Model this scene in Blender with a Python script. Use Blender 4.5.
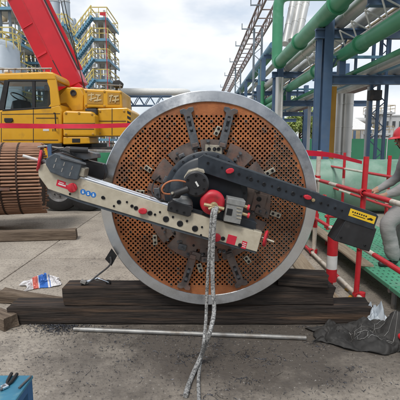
import bpy, bmesh, math, random
from mathutils import Vector, Matrix, noise
random.seed(7)
for o in list(bpy.data.objects): bpy.data.objects.remove(o)
scene = bpy.context.scene
COL = scene.collection
PI = math.pi
# ------------------------------------------------------------------ camera
CAMH, FPX, PITCH = 1.633, 400.0, math.atan(57/400.0)
cam = bpy.data.cameras.new('camera'); camo = bpy.data.objects.new('camera', cam); COL.objects.link(camo)
camo.location = (0, 0, CAMH); camo.rotation_euler = (PI/2-PITCH, 0, 0)
cam.sensor_width = 36; cam.lens = 36*FPX/400; cam.clip_end = 3000; cam.clip_start = .05
scene.camera = camo
# ------------------------------------------------------------------ sky, sun, exposure
SUN_EL, SUN_AZ = math.radians(58), math.radians(205)      # azimuth clockwise from +Y: behind the camera, to its left
w = bpy.data.worlds.new('World'); scene.world = w; w.use_nodes = True
nt = w.node_tree; nt.nodes.clear()
out = nt.nodes.new('ShaderNodeOutputWorld'); bg = nt.nodes.new('ShaderNodeBackground'); bg.inputs[1].default_value = .085
sky = nt.nodes.new('ShaderNodeTexSky'); sky.sky_type = 'NISHITA'; sky.sun_disc = False
sky.sun_elevation = SUN_EL; sky.sun_rotation = SUN_AZ; sky.dust_density = 2.0
tc = nt.nodes.new('ShaderNodeTexCoord'); mp = nt.nodes.new('ShaderNodeMapping'); mp.inputs['Scale'].default_value = (1, 1, 2.6)
nz = nt.nodes.new('ShaderNodeTexNoise'); nz.inputs['Scale'].default_value = 2.6; nz.inputs['Detail'].default_value = 7; nz.inputs['Roughness'].default_value = .52
cr = nt.nodes.new('ShaderNodeValToRGB'); cr.color_ramp.elements[0].position = .36; cr.color_ramp.elements[1].position = .62
cr.color_ramp.elements[0].color = (.58, .58, .58, 1); cr.color_ramp.elements[1].color = (.97, .97, .97, 1)
n2 = nt.nodes.new('ShaderNodeTexNoise'); n2.inputs['Scale'].default_value = 3.4; n2.inputs['Detail'].default_value = 8; n2.inputs['Roughness'].default_value = .56
cc = nt.nodes.new('ShaderNodeValToRGB')
cc.color_ramp.elements[0].position = .40; cc.color_ramp.elements[0].color = (5.9, 6.6, 7.5, 1)
cc.color_ramp.elements[1].position = .58; cc.color_ramp.elements[1].color = (8.8, 8.9, 9.0, 1)
mx = nt.nodes.new('ShaderNodeMix'); mx.data_type = 'RGBA'
L = nt.links.new
L(tc.outputs['Generated'], mp.inputs[0]); L(mp.outputs[0], nz.inputs['Vector']); L(mp.outputs[0], n2.inputs['Vector'])
L(nz.outputs['Fac'], cr.inputs[0]); L(n2.outputs['Fac'], cc.inputs[0])
L(cr.outputs[0], mx.inputs['Factor']); L(sky.outputs[0], mx.inputs['A']); L(cc.outputs[0], mx.inputs['B'])
L(mx.outputs['Result'], bg.inputs[0]); L(bg.outputs[0], out.inputs[0])
sl = bpy.data.lights.new('sun', 'SUN'); sl.energy = 1.5; sl.angle = math.radians(16); sl.color = (1, .96, .9)
so = bpy.data.objects.new('sun', sl); COL.objects.link(so)
sd = Vector((math.sin(SUN_AZ)*math.cos(SUN_EL), math.cos(SUN_AZ)*math.cos(SUN_EL), math.sin(SUN_EL)))
so.rotation_euler = sd.to_track_quat('Z', 'Y').to_euler()
scene.view_settings.view_transform = 'Standard'; scene.view_settings.look = 'None'
scene.view_settings.exposure = 0.6; scene.view_settings.gamma = 1
# ------------------------------------------------------------------ pixel -> direction helpers (400 px photograph)
cP, sP = math.cos(PITCH), math.sin(PITCH)
def ray(px, py): return Vector((px-200, cP*FPX+sP*(200-py), -sP*FPX+cP*(200-py)))
def atY(px, py, Y):
    r = ray(px, py); k = Y/r.y
    return Vector((r.x*k, Y, CAMH+r.z*k))
def atZ(px, py, Z=0):
    r = ray(px, py); k = (Z-CAMH)/r.z
    return Vector((r.x*k, r.y*k, Z))
# ------------------------------------------------------------------ materials
MATS = {}
def mat(name, c1, c2=None, rough=.6, metal=0, scale=6, bump=0, bscale=None, stretch=(1,1,1), c3=None, scale3=1.5, lo=.35, hi=.65,
        coord='Object', lo3=.5, hi3=.68, spec=.5, detail=8, coat=0, rvar=0):
    if name in MATS: return MATS[name]
    m = bpy.data.materials.new(name); m.use_nodes = True; t = m.node_tree; N = t.nodes; LK = t.links.new
    b = N['Principled BSDF']; b.inputs['Roughness'].default_value = rough; b.inputs['Metallic'].default_value = metal
    b.inputs['Specular IOR Level'].default_value = spec; b.inputs['Coat Weight'].default_value = coat
    if c2 is None: c2 = tuple(x*.78 for x in c1)
    if coord == 'World':
        g = N.new('ShaderNodeNewGeometry'); src = g.outputs['Position']
    else:
        g = N.new('ShaderNodeTexCoord'); src = g.outputs['Object']
    mpn = N.new('ShaderNodeMapping'); mpn.inputs['Scale'].default_value = stretch; LK(src, mpn.inputs[0])
    oi = N.new('ShaderNodeObjectInfo'); ml = N.new('ShaderNodeMath'); ml.operation = 'MULTIPLY'; ml.inputs[1].default_value = 37.0
    LK(oi.outputs['Random'], ml.inputs[0])
    def nse(sc, det=detail):
        n = N.new('ShaderNodeTexNoise'); n.noise_dimensions = '4D'; n.inputs['Scale'].default_value = sc
        n.inputs['Detail'].default_value = det; n.inputs['Roughness'].default_value = .62
        LK(mpn.outputs[0], n.inputs['Vector']); LK(ml.outputs[0], n.inputs['W']); return n
    n1 = nse(scale); r1 = N.new('ShaderNodeValToRGB'); r1.color_ramp.elements[0].position = lo; r1.color_ramp.elements[1].position = hi
    r1.color_ramp.elements[0].color = (*c2, 1); r1.color_ramp.elements[1].color = (*c1, 1); LK(n1.outputs['Fac'], r1.inputs[0])
    col = r1.outputs[0]
    if c3:
        n3 = nse(scale3); r3 = N.new('ShaderNodeMapRange'); r3.inputs['From Min'].default_value = lo3; r3.inputs['From Max'].default_value = hi3
        LK(n3.outputs['Fac'], r3.inputs['Value'])
        mxx = N.new('ShaderNodeMix'); mxx.data_type = 'RGBA'; mxx.inputs['B'].default_value = (*c3, 1)
        LK(r3.outputs[0], mxx.inputs['Factor']); LK(col, mxx.inputs['A']); col = mxx.outputs['Result']
    LK(col, b.inputs['Base Color'])
    if rvar:
        rr = N.new('ShaderNodeMapRange'); rr.inputs['To Min'].default_value = max(.02, rough-rvar); rr.inputs['To Max'].default_value = min(1, rough+rvar)
        rr.inputs['From Min'].default_value = .3; rr.inputs['From Max'].default_value = .7
        LK(n1.outputs['Fac'], rr.inputs['Value']); LK(rr.outputs[0], b.inputs['Roughness'])
    if bump:
        nb = nse(bscale or scale*3); bp = N.new('ShaderNodeBump'); bp.inputs['Strength'].default_value = bump; bp.inputs['Distance'].default_value = .02
        LK(nb.outputs['Fac'], bp.inputs['Height']); LK(bp.outputs[0], b.inputs['Normal'])
    MATS[name] = m; return m
M = {}
M['machined'] = mat('machined_steel', (.76,.79,.82), (.60,.63,.66), rough=.29, metal=1, scale=9, rvar=.08, c3=(.30,.29,.28), scale3=5, lo3=.6, hi3=.75)
def aniso(m):
    b = m.node_tree.nodes['Principled BSDF']; b.inputs['Anisotropic'].default_value = .88; b.inputs['Anisotropic Rotation'].default_value = .25
    tg = m.node_tree.nodes.new('ShaderNodeTangent'); tg.direction_type = 'RADIAL'; tg.axis = 'Y'
    m.node_tree.links.new(tg.outputs[0], b.inputs['Tangent'])
aniso(M['machined'])
M['rust'] = mat('rusty_tubesheet', (.46,.165,.055), (.27,.085,.03), rough=.85, scale=7, c3=(.15,.072,.042), scale3=2.6, lo3=.46, hi3=.66, bump=.25, bscale=60)
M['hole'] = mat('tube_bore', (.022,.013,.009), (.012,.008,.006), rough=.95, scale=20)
M['tubeend'] = mat('tube_end_steel', (.34,.30,.26), (.20,.14,.10), rough=.5, metal=.6, scale=14)
M['plate'] = mat('dirty_steel_plate', (.20,.155,.135), (.085,.07,.065), rough=.6, metal=.3, scale=9, c3=(.24,.12,.085), scale3=5, bump=.12, bscale=40)
M['armsteel'] = mat('grey_steel_arm', (.17,.185,.20), (.085,.09,.098), rough=.5, metal=.5, scale=18, c3=(.13,.085,.06), scale3=9)
M['clip'] = mat('plated_clip', (.52,.48,.38), (.34,.31,.25), rough=.45, metal=.5, scale=40)
M['navy'] = mat('navy_paint', (.024,.033,.045), (.014,.019,.026), rough=.42, scale=14, c3=(.05,.06,.07), scale3=7, lo3=.58, hi3=.75, rvar=.1)
M['slate'] = mat('slate_paint', (.075,.092,.108), (.05,.06,.072), rough=.42, scale=20, c3=(.13,.14,.15), scale3=12, lo3=.6, hi3=.75)
M['cream'] = mat('cream_paint', (.50,.455,.355), (.40,.355,.27), rough=.5, scale=16, c3=(.27,.21,.15), scale3=11, lo3=.6, hi3=.76, rvar=.08)
M['chrome'] = mat('chrome_rail', (.78,.79,.8), (.68,.69,.7), rough=.16, metal=1, scale=30)
M['black'] = mat('black_rubber', (.018,.018,.019), (.010,.010,.011), rough=.55, scale=20)
M['blackpaint'] = mat('black_paint', (.022,.023,.026), (.013,.013,.015), rough=.38, scale=14, c3=(.05,.05,.05), scale3=9, lo3=.6, hi3=.75)
M['red'] = mat('red_plastic', (.55,.018,.035), (.40,.012,.025), rough=.5, scale=20, c3=(.22,.03,.035), scale3=16, lo3=.56, hi3=.74, rvar=.1)
M['label_red'] = mat('red_label', (.60,.02,.05), rough=.4, scale=30)
M['white'] = mat('white_paint', (.72,.72,.70), (.6,.6,.58), rough=.5, scale=12, c3=(.42,.38,.32), scale3=8, lo3=.6, hi3=.8)
M['yellow_label'] = mat('yellow_label', (.78,.50,.02), (.68,.42,.02), rough=.45, scale=20)
M['blue_label'] = mat('blue_label', (.03,.20,.60), rough=.4, scale=20)
M['greybox'] = mat('grey_cast_box', (.30,.305,.295), (.20,.205,.2), rough=.5, metal=.2, scale=25)
M['brass'] = mat('brass_fitting', (.62,.50,.30), (.45,.35,.2), rough=.4, metal=.8, scale=30)
M['orange_cable'] = mat('orange_cable', (.50,.17,.07), rough=.5, scale=30)
M['bolt'] = mat('dark_bolt', (.016,.017,.02), (.009,.009,.01), rough=.45, metal=.3, scale=60)
M['conc'] = None
M['timber'] = mat('old_dark_timber', (.058,.042,.033), (.011,.0085,.007), rough=.9, scale=3.2, stretch=(1,20,20), c3=(.125,.075,.045), scale3=.9, lo3=.50, hi3=.70, lo=.38, hi=.66, bump=1.0, bscale=4, detail=10)
M['timber_light'] = mat('weathered_timber', (.23,.175,.125), (.085,.058,.04), rough=.9, scale=3.0, stretch=(1,14,14), c3=(.055,.04,.03), scale3=1.5, lo3=.52, hi3=.7, bump=1.0, bscale=5, detail=10)
M['plank'] = mat('pale_plank', (.36,.29,.21), (.22,.165,.11), rough=.85, scale=3.0, stretch=(1,14,14), bump=.4, bscale=5)
M['steelpipe'] = mat('galvanised_pipe', (.36,.36,.35), (.24,.235,.225), rough=.5, metal=.5, scale=10, c3=(.16,.13,.10), scale3=6)
M['yellow'] = mat('crane_yellow', (.70,.37,.014), (.62,.31,.011), rough=.4, scale=2.5, coat=.1, c3=(.36,.19,.03), scale3=2.6, lo3=.55, hi3=.8, bump=.06, bscale=14, rvar=.12)
M['crane_red'] = mat('crane_red', (.62,.008,.022), (.52,.007,.018), rough=.38, scale=2, coat=.1, c3=(.42,.012,.018), scale3=3, lo3=.56, hi3=.8, rvar=.1)
M['glass'] = mat('dark_cab_glass', (.02,.025,.028), (.012,.014,.016), rough=.05, scale=2, spec=.8)
M['tyre'] = mat('tyre_rubber', (.022,.021,.02), (.013,.013,.013), rough=.8, scale=20)
M['rim'] = mat('wheel_rim', (.30,.30,.30), (.18,.17,.16), rough=.5, metal=.4, scale=10)
M['chassis'] = mat('dark_chassis', (.03,.031,.033), (.018,.018,.019), rough=.6, scale=6, c3=(.07,.05,.04), scale3=4)
M['tape'] = mat('red_barrier_tape', (.72,.025,.06), (.62,.02,.05), rough=.4, scale=6)
M['rail_red'] = mat('rail_red_paint', (.55,.02,.03), (.42,.016,.022), rough=.45, scale=14, c3=(.22,.03,.03), scale3=10, lo3=.6, hi3=.75)
M['rail_white'] = mat('rail_white_paint', (.62,.57,.50), (.48,.42,.35), rough=.5, scale=16, c3=(.30,.22,.16), scale3=14, lo3=.55, hi3=.75)
M['bundle'] = mat('rusty_tubes', (.45,.26,.165), (.25,.125,.075), rough=.75, metal=.15, scale=6, stretch=(.6,4,4), c3=(.20,.12,.08), scale3=2.5, bump=.15)
M['darkrust'] = mat('dark_rusty_core', (.05,.026,.016), (.028,.016,.011), rough=.9, scale=10)
M['bluesteel'] = mat('blue_steel_paint', (.075,.135,.235), (.052,.10,.18), rough=.5, scale=1.2, c3=(.10,.14,.20), scale3=.8)
M['bluelight'] = mat('light_blue_steel', (.15,.32,.45), (.11,.26,.38), rough=.5, scale=1)
M['greensteel'] = mat('green_pipe_paint', (.052,.265,.135), (.038,.20,.10), rough=.42, scale=.7, c3=(.12,.33,.22), scale3=.5)
M['silver'] = mat('aluminium_cladding', (.60,.60,.58), (.48,.48,.465), rough=.42, metal=.55, scale=1.2, stretch=(1,1,.4))
M['bluesilver'] = mat('blue_grey_vessel', (.42,.47,.52), (.33,.38,.43), rough=.5, metal=.2, scale=.6)
M['greylattice'] = mat('grey_lattice', (.20,.24,.28), (.13,.16,.19), rough=.55, scale=1.5)
M['rusttruss'] = mat('red_oxide_truss', (.25,.19,.18), (.17,.13,.125), rough=.6, scale=1.5)
M['ylw_rail'] = mat('yellow_handrail', (.68,.55,.17), (.54,.43,.13), rough=.5, scale=2)
M['ylw_col'] = mat('ochre_column', (.48,.26,.035), (.38,.2,.03), rough=.5, scale=1.5)
M['lettering'] = mat('faded_lettering', (.62,.50,.28), (.55,.42,.2), rough=.5, scale=3)
M['pale'] = mat('pale_structure', (.52,.53,.53), (.38,.39,.40), rough=.6, scale=.6)
M['beige'] = mat('beige_structure', (.42,.34,.22), (.30,.24,.16), rough=.7, scale=.5)
M['fence'] = mat('green_fence_sheet', (.030,.185,.095), (.022,.15,.075), rough=.5, scale=.8)
M['mint'] = mat('mint_vessel_paint', (.18,.32,.245), (.13,.25,.185), rough=.42, scale=2.2, c3=(.30,.42,.35), scale3=1.3, rvar=.08)
M['leaf'] = mat('tree_leaf', (.13,.20,.045), (.075,.125,.03), rough=.6, scale=.6)
M['bark'] = mat('bark', (.09,.07,.05), rough=.9, scale=5)
M['cover'] = mat('grey_coverall', (.31,.305,.30), (.24,.237,.233), rough=.9, scale=5, bump=.5, bscale=5, stretch=(1,1,2.2))
M['skin'] = mat('skin', (.42,.24,.16), rough=.55, scale=10)
M['shoe'] = mat('shoe', (.03,.028,.027), rough=.6, scale=10)
M['helmet'] = mat('red_helmet', (.58,.02,.03), rough=.3, scale=5)
M['tarp'] = mat('black_tarp', (.032,.030,.028), (.020,.019,.018), rough=.7, scale=6, c3=(.06,.055,.05), scale3=4, lo3=.55, hi3=.72, bump=.2, bscale=30)
M['bluebox'] = mat('blue_box_paint', (.045,.20,.30), (.03,.15,.24), rough=.5, scale=10, c3=(.11,.25,.30), scale3=12, lo3=.55, hi3=.7)
M['bluefront'] = mat('blue_box_front', (.02,.12,.28), (.015,.09,.22), rough=.5, scale=10)
M['swarf'] = mat('metal_swarf', (.075,.08,.095), (.03,.03,.035), rough=.4, metal=.7, scale=30)
M['braid'] = None
# ------------------------------------------------------------------ mesh builder
class MB:
    def __init__(s): s.v = []; s.f = []
    def add(s, vs, fs):
        b = len(s.v); s.v += [tuple(v) for v in vs]; s.f += [tuple(i+b for i in f) for f in fs]; return s
    def hexa(s, p):      # 8 points: bottom loop, top loop
        return s.add(p, [(3,2,1,0),(4,5,6,7),(0,1,5,4),(1,2,6,5),(2,3,7,6),(3,0,4,7)])
    def box(s, c, size, rot=None):
        x, y, z = (q/2 for q in size); pts = [Vector(p) for p in ((-x,-y,-z),(x,-y,-z),(x,y,-z),(-x,y,-z),(-x,-y,z),(x,-y,z),(x,y,z),(-x,y,z))]
        if rot is not None: pts = [rot @ p for p in pts]
        return s.hexa([p+Vector(c) for p in pts])
    def bounds(s, a, b):
        return s.box([(a[i]+b[i])/2 for i in range(3)], [abs(b[i]-a[i]) for i in range(3)])
    def bar(s, a, b, wd, ht=None):
        a = Vector(a); b = Vector(b); d = b-a; ht = ht or wd
        q = d.to_track_quat('X', 'Z').to_matrix()
        return s.box((a+b)/2, (d.length, wd, ht), q)
    def tube(s, pts, r, n=8, cap=True):
        pts = [Vector(p) for p in pts]; rr = r if isinstance(r, (list, tuple)) else [r]*len(pts)
        vs = []; fs = []; prev = None
        for i, p in enumerate(pts):
            t = (pts[min(i+1, len(pts)-1)]-pts[max(i-1, 0)]).normalized()
            if prev is None:
                u = t.orthogonal().normalized()
            else:
                u = (prev-t*prev.dot(t)); u = u.normalized() if u.length > 1e-6 else t.orthogonal().normalized()
            prev = u; v = t.cross(u)
            for k in range(n):
                a = 2*PI*k/n; vs.append(p+(u*math.cos(a)+v*math.sin(a))*rr[i])
        for i in range(len(pts)-1):
            for k in range(n):
                k2 = (k+1) % n; fs.append((i*n+k, i*n+k2, (i+1)*n+k2, (i+1)*n+k))
        if cap:
            fs.append(tuple(reversed(range(n)))); fs.append(tuple((len(pts)-1)*n+k for k in range(n)))
        return s.add(vs, fs)
    def cyl(s, a, b, r, n=16, r2=None): return s.tube([a, b], [r, r if r2 is None else r2], n)
    def lathe(s, c, axis, prof, n=48):   # prof: (radius, height along axis)
        ax = Vector(axis).normalized(); u = ax.orthogonal().normalized(); v = ax.cross(u); c = Vector(c); vs = []; fs = []
        m = len(prof)
        for (r, h) in prof:
            for k in range(n):
                a = 2*PI*k/n; vs.append(c+ax*h+(u*math.cos(a)+v*math.sin(a))*r)
        for i in range(m-1):
            for k in range(n):
                k2 = (k+1) % n; fs.append((i*n+k, i*n+k2, (i+1)*n+k2, (i+1)*n+k))
        return s.add(vs, fs)
    def prism(s, front, off):            # front polygon (3D), extruded by vector off
        n = len(front); off = Vector(off); f = [Vector(p) for p in front]
        return s.add(f+[p+off for p in f], [tuple(range(n)), tuple(reversed(range(n, 2*n)))]+[((i+1) % n, i, n+i, n+(i+1) % n) for i in range(n)])
    def mesh(s, name, tri=False):
        m = bpy.data.meshes.new(name); m.from_pydata(s.v, [], s.f)
        bm = bmesh.new(); bm.from_mesh(m)
        if tri: bmesh.ops.triangulate(bm, faces=[f for f in bm.faces if len(f.verts) > 4])
        bmesh.ops.recalc_face_normals(bm, faces=bm.faces); bm.to_mesh(m); bm.free(); return m
    def build(s, name, material, parent=None, smooth=False, bevel=0, tri=False, recalc=True):
        m = s.mesh(name, tri); m.materials.append(M[material] if isinstance(material, str) else material)
        o = bpy.data.objects.new(name, m); COL.objects.link(o)
        if smooth:
            for p in m.polygons: p.use_smooth = True
            m.set_sharp_from_angle(angle=math.radians(42))
        if bevel:
            bv = o.modifiers.new('bevel', 'BEVEL'); bv.width = bevel; bv.segments = 2; bv.limit_method = 'ANGLE'; bv.angle_limit = math.radians(40)
        if parent: setpar(o, parent)
        return o
def smoothpath(p, n=4):
    r_ = []
    p = [Vector(q) for q in p]
    for i in range(len(p)-1):
        a0 = p[max(i-1,0)]; a1 = p[i]; a2 = p[i+1]; a3 = p[min(i+2,len(p)-1)]
        for k in range(n):
            t = k/n; r_.append(.5*((2*a1)+(a2-a0)*t+(2*a0-5*a1+4*a2-a3)*t*t+(3*a1-a0-3*a2+a3)*t*t*t))
    r_.append(p[-1]); return r_
def setpar(o, p):
    o.parent = p; o.matrix_parent_inverse = world(p).inverted()
def world(p):
    m = p.matrix_basis.copy()
    q = p
    while q.parent: m = q.parent.matrix_basis @ q.matrix_parent_inverse @ m if False else (q.parent.matrix_basis @ (q.matrix_parent_inverse @ m)); q = q.parent
    return m
def tag(o, label=None, cat=None, group=None, kind=None):
    if label: o['label'] = label
    if cat: o['category'] = cat
    if group: o['group'] = group
    if kind: o['kind'] = kind
    return o
def thing(name, loc, label, cat, group=None):
    o = bpy.data.objects.new(name, None); COL.objects.link(o); o.location = loc; o.empty_display_size = .2
    return tag(o, label, cat, group)
def inst(src, name, loc=None, parent=None, rot=None):
    o = bpy.data.objects.new(name, src if isinstance(src, bpy.types.Mesh) else src.data); COL.objects.link(o)
    if loc is not None: o.location = loc
    if rot is not None: o.rotation_euler = rot
    if parent: setpar(o, parent)
    return o
# ================================================================== SETTING
# ---- concrete material with oil stain and a lighter, dustier far field (stains have their own shapes)
def concrete():
    m = mat('worn_concrete', (.44,.39,.325), (.265,.23,.19), rough=.88, scale=2.6, coord='World', c3=(.20,.175,.15), scale3=1.3, lo3=.50, hi3=.76, bump=.5, bscale=22, detail=12)
    t = m.node_tree; N = t.nodes; LK = t.links.new; b = N['Principled BSDF']
    old = b.inputs['Base Color'].links[0].from_socket
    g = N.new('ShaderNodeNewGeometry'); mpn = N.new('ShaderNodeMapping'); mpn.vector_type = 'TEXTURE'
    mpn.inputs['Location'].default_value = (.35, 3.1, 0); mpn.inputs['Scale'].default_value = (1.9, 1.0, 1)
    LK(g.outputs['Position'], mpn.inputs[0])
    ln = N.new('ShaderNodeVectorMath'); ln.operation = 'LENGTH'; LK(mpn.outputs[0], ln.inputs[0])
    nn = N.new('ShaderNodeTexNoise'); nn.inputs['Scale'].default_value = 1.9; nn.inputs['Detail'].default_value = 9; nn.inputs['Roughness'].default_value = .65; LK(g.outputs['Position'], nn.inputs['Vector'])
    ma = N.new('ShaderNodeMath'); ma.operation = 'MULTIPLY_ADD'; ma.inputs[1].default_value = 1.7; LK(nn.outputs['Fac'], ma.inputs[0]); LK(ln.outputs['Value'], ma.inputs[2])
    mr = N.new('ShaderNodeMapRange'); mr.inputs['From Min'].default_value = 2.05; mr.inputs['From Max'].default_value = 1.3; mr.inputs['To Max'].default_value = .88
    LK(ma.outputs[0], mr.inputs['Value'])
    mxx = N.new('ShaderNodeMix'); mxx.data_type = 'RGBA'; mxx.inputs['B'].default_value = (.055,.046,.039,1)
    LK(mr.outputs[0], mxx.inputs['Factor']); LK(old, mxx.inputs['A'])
    # fine speckle of grit and chips trodden into the surface
    vo = N.new('ShaderNodeTexNoise'); vo.inputs['Scale'].default_value = 34; vo.inputs['Detail'].default_value = 4; vo.inputs['Roughness'].default_value = .75; LK(g.outputs['Position'], vo.inputs['Vector'])
    m2 = N.new('ShaderNodeMapRange'); m2.inputs['From Min'].default_value = .53; m2.inputs['From Max'].default_value = .63; m2.inputs['To Max'].default_value = .75; LK(vo.outputs['Fac'], m2.inputs['Value'])
    mz = N.new('ShaderNodeMix'); mz.data_type = 'RGBA'; mz.inputs['B'].default_value = (.085,.075,.068,1)
    LK(m2.outputs[0], mz.inputs['Factor']); LK(mxx.outputs['Result'], mz.inputs['A'])
    m3 = N.new('ShaderNodeMapRange'); m3.inputs['From Min'].default_value = .38; m3.inputs['From Max'].default_value = .32; m3.inputs['To Max'].default_value = .6; LK(vo.outputs['Fac'], m3.inputs['Value'])
    mw = N.new('ShaderNodeMix'); mw.data_type = 'RGBA'; mw.inputs['B'].default_value = (.46,.44,.41,1)
    LK(m3.outputs[0], mw.inputs['Factor']); LK(mz.outputs['Result'], mw.inputs['A'])
    # hairline dirt-filled crazing, only in worn patches
    dn = N.new('ShaderNodeTexNoise'); dn.inputs['Scale'].default_value = 5; dn.inputs['Detail'].default_value = 5; LK(g.outputs['Position'], dn.inputs['Vector'])
    va = N.new('ShaderNodeVectorMath'); va.operation = 'MULTIPLY_ADD'; va.inputs[1].default_value = (.5,.5,.5); LK(dn.outputs['Color'], va.inputs[0]); LK(g.outputs['Position'], va.inputs[2])
    ve = N.new('ShaderNodeTexVoronoi'); ve.feature = 'DISTANCE_TO_EDGE'; ve.inputs['Scale'].default_value = 5.5; LK(va.outputs[0], ve.inputs['Vector'])
    mk_ = N.new('ShaderNodeTexNoise'); mk_.inputs['Scale'].default_value = 2.4; mk_.inputs['Detail'].default_value = 6; mk_.inputs['Roughness'].default_value = .7; LK(g.outputs['Position'], mk_.inputs['Vector'])
    wd_ = N.new('ShaderNodeMapRange'); wd_.inputs['From Min'].default_value = .48; wd_.inputs['From Max'].default_value = .66; wd_.inputs['To Min'].default_value = 0; wd_.inputs['To Max'].default_value = .06; LK(mk_.outputs['Fac'], wd_.inputs['Value'])
    lt_ = N.new('ShaderNodeMath'); lt_.operation = 'SUBTRACT'; LK(wd_.outputs[0], lt_.inputs[0]); LK(ve.outputs['Distance'], lt_.inputs[1])
    ls_ = N.new('ShaderNodeMapRange'); ls_.inputs['From Min'].default_value = 0; ls_.inputs['From Max'].default_value = .03; ls_.inputs['To Max'].default_value = .5; LK(lt_.outputs[0], ls_.inputs['Value'])
    mc_ = N.new('ShaderNodeMix'); mc_.data_type = 'RGBA'; mc_.inputs['B'].default_value = (.065,.056,.050,1); LK(ls_.outputs[0], mc_.inputs['Factor']); LK(mw.outputs['Result'], mc_.inputs['A'])
    # damp sheen on the oily patch
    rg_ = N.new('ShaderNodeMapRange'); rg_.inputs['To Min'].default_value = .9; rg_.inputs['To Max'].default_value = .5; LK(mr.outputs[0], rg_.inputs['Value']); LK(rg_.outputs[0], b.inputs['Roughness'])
    LK(mc_.outputs['Result'], b.inputs['Base Color'])
    return m
M['conc'] = concrete()
SLAB = .012
g = MB().add([(-500,-200,-SLAB),(500,-200,-SLAB),(500,900,-SLAB),(-500,900,-SLAB)], [(0,1,2,3)]).build('ground', 'conc'); tag(g, kind='structure')
yc = [-.9, 2.06, 5.55, 9.6, 14, 19, 25]; xc = [-14.5, -10.4, -6.4, -2.38, 1.72, 5.8, 10, 14.2]
for i in range(len(xc)-1):
    for j in range(len(yc)-1):
        e = .009
        a = (xc[i]+e, yc[j]+e); b = (xc[i+1]-e, yc[j+1]-e); n = 6
        mb = MB().bounds((a[0], a[1], -SLAB-.004), (b[0], b[1], random.uniform(-.0015, .0)))
        mb.build('concrete_slab', 'conc', g, bevel=.006)
# ================================================================== TIMBERS
def timber(name, p0, p1, wd, ht, matname, label, zbase=0, wedge=None, seg=16, jit=.011, roll=0):
    p0 = Vector(p0); p1 = Vector(p1); d = p1-p0; ln = d.length
    mb = MB(); vs = []; fs = []; ring = 12
    for i in range(seg+1):
        t = i/seg; h = ht if not wedge else ht*(wedge[0]*(1-t)+wedge[1]*t)
        c = min(.012, h*.2)
        pr = [(-wd/2+c, 0), (0, 0), (wd/2-c, 0), (wd/2, c), (wd/2, h*.5), (wd/2, h-c), (wd/2-c, h), (0, h), (-wd/2+c, h), (-wd/2, h-c), (-wd/2, h*.5), (-wd/2, c)]
        for k, (y, z) in enumerate(pr):
            q = noise.noise_vector(Vector((t*ln*3.1, k*1.7, zbase*9+p0.x*3)))*jit
            e = 0
            if i in (0, seg): e = random.uniform(-.014, .014)
            vs.append((t*ln+e, y+q.y, max(0, z+q.z) if z == 0 else z+q.z))
    for i in range(seg):
        for k in range(ring):
            k2 = (k+1) % ring; fs.append((i*ring+k, i*ring+k2, (i+1)*ring+k2, (i+1)*ring+k))
    fs.append(tuple(reversed(range(ring)))); fs.append(tuple(seg*ring+k for k in range(ring)))
    mb.add(vs, fs); o = mb.build(name, matname)
    o.location = (p0.x, p0.y, zbase); o.rotation_euler = (0, 0, math.atan2(d.y, d.x))
    for p in o.data.polygons: p.use_smooth = False
    return tag(o, label, 'timber')
TY = 3.43
zl = .177
l0 = atZ(9, 325); l1 = atZ(372, 325)
timber('timber_beam', (l0.x, TY+.11, 0), (l1.x, TY+.11, 0), .22, zl, 'timber', 'longest dark old timber beam lying on the concrete under the disc', seg=40)
u0 = atY(63, 297, TY); u1 = atY(335, 297, TY)
timber('timber_beam', (u0.x, TY+.102, 0), (u1.x, TY+.118, 0), .20, .182, 'timber', 'dark timber beam stacked on the long bottom beam, carrying the tube bundle', zbase=zl-.001, seg=34)
q0 = atY(281, 282, TY+.02); q1 = atY(327, 282, TY+.02)
timber('timber_block', (q0.x, TY+.12, 0), (q1.x, TY+.05, 0), .18, .115, 'timber', 'short timber block topmost on the stack right under the flange edge', zbase=zl+.178, seg=8)
a = atZ(1, 303); b = atZ(64, 311)
timber('timber_wedge', (a.x, a.y+.05, 0), (b.x, b.y+.16, 0), .13, .13, 'timber_light', 'pale tapering timber wedge lying behind the end of the long bottom beam', wedge=(1, .3), seg=10)
a = atZ(-40, 306); b = atZ(8, 332)
timber('timber_block', (a.x, a.y, 0), (b.x+.0, b.y+.06, 0), .14, .12, 'timber_light', 'pale timber block cut off square, its end touching the long bottom beam', seg=8)
a = atZ(-30, 243); b = atZ(75, 240)
timber('timber_beam', (a.x, a.y+.1, 0), (b.x, b.y+.1, 0), .2, .17, 'timber_light', 'weathered timber beam lying alone on the concrete below the brown tube bundle', seg=16)
# ================================================================== HEAT EXCHANGER DISC
DY = 3.36
C = (atY(208.7, 89, DY)+atY(208.7, 306, DY))/2; SC = (atY(300, 197, DY)-atY(200, 197, DY)).x/100
RO = 108.6*SC; RI = 97.8*SC
hx = thing('heat_exchanger_bundle', (C.x, DY+.3, zl+.18), 'large upright round tube sheet with bright steel rim and rusty perforated face on timbers', 'heat exchanger')
fl = MB().lathe((C.x, DY, C.z), (0,1,0), [(RI,.03),(RI,.004),(RI+.004,0),(RO-.006,0),(RO,.006),(RO,.07),(RI-.09,.07)], 160).build('flange_ring', 'machined', hx, smooth=True)
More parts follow.
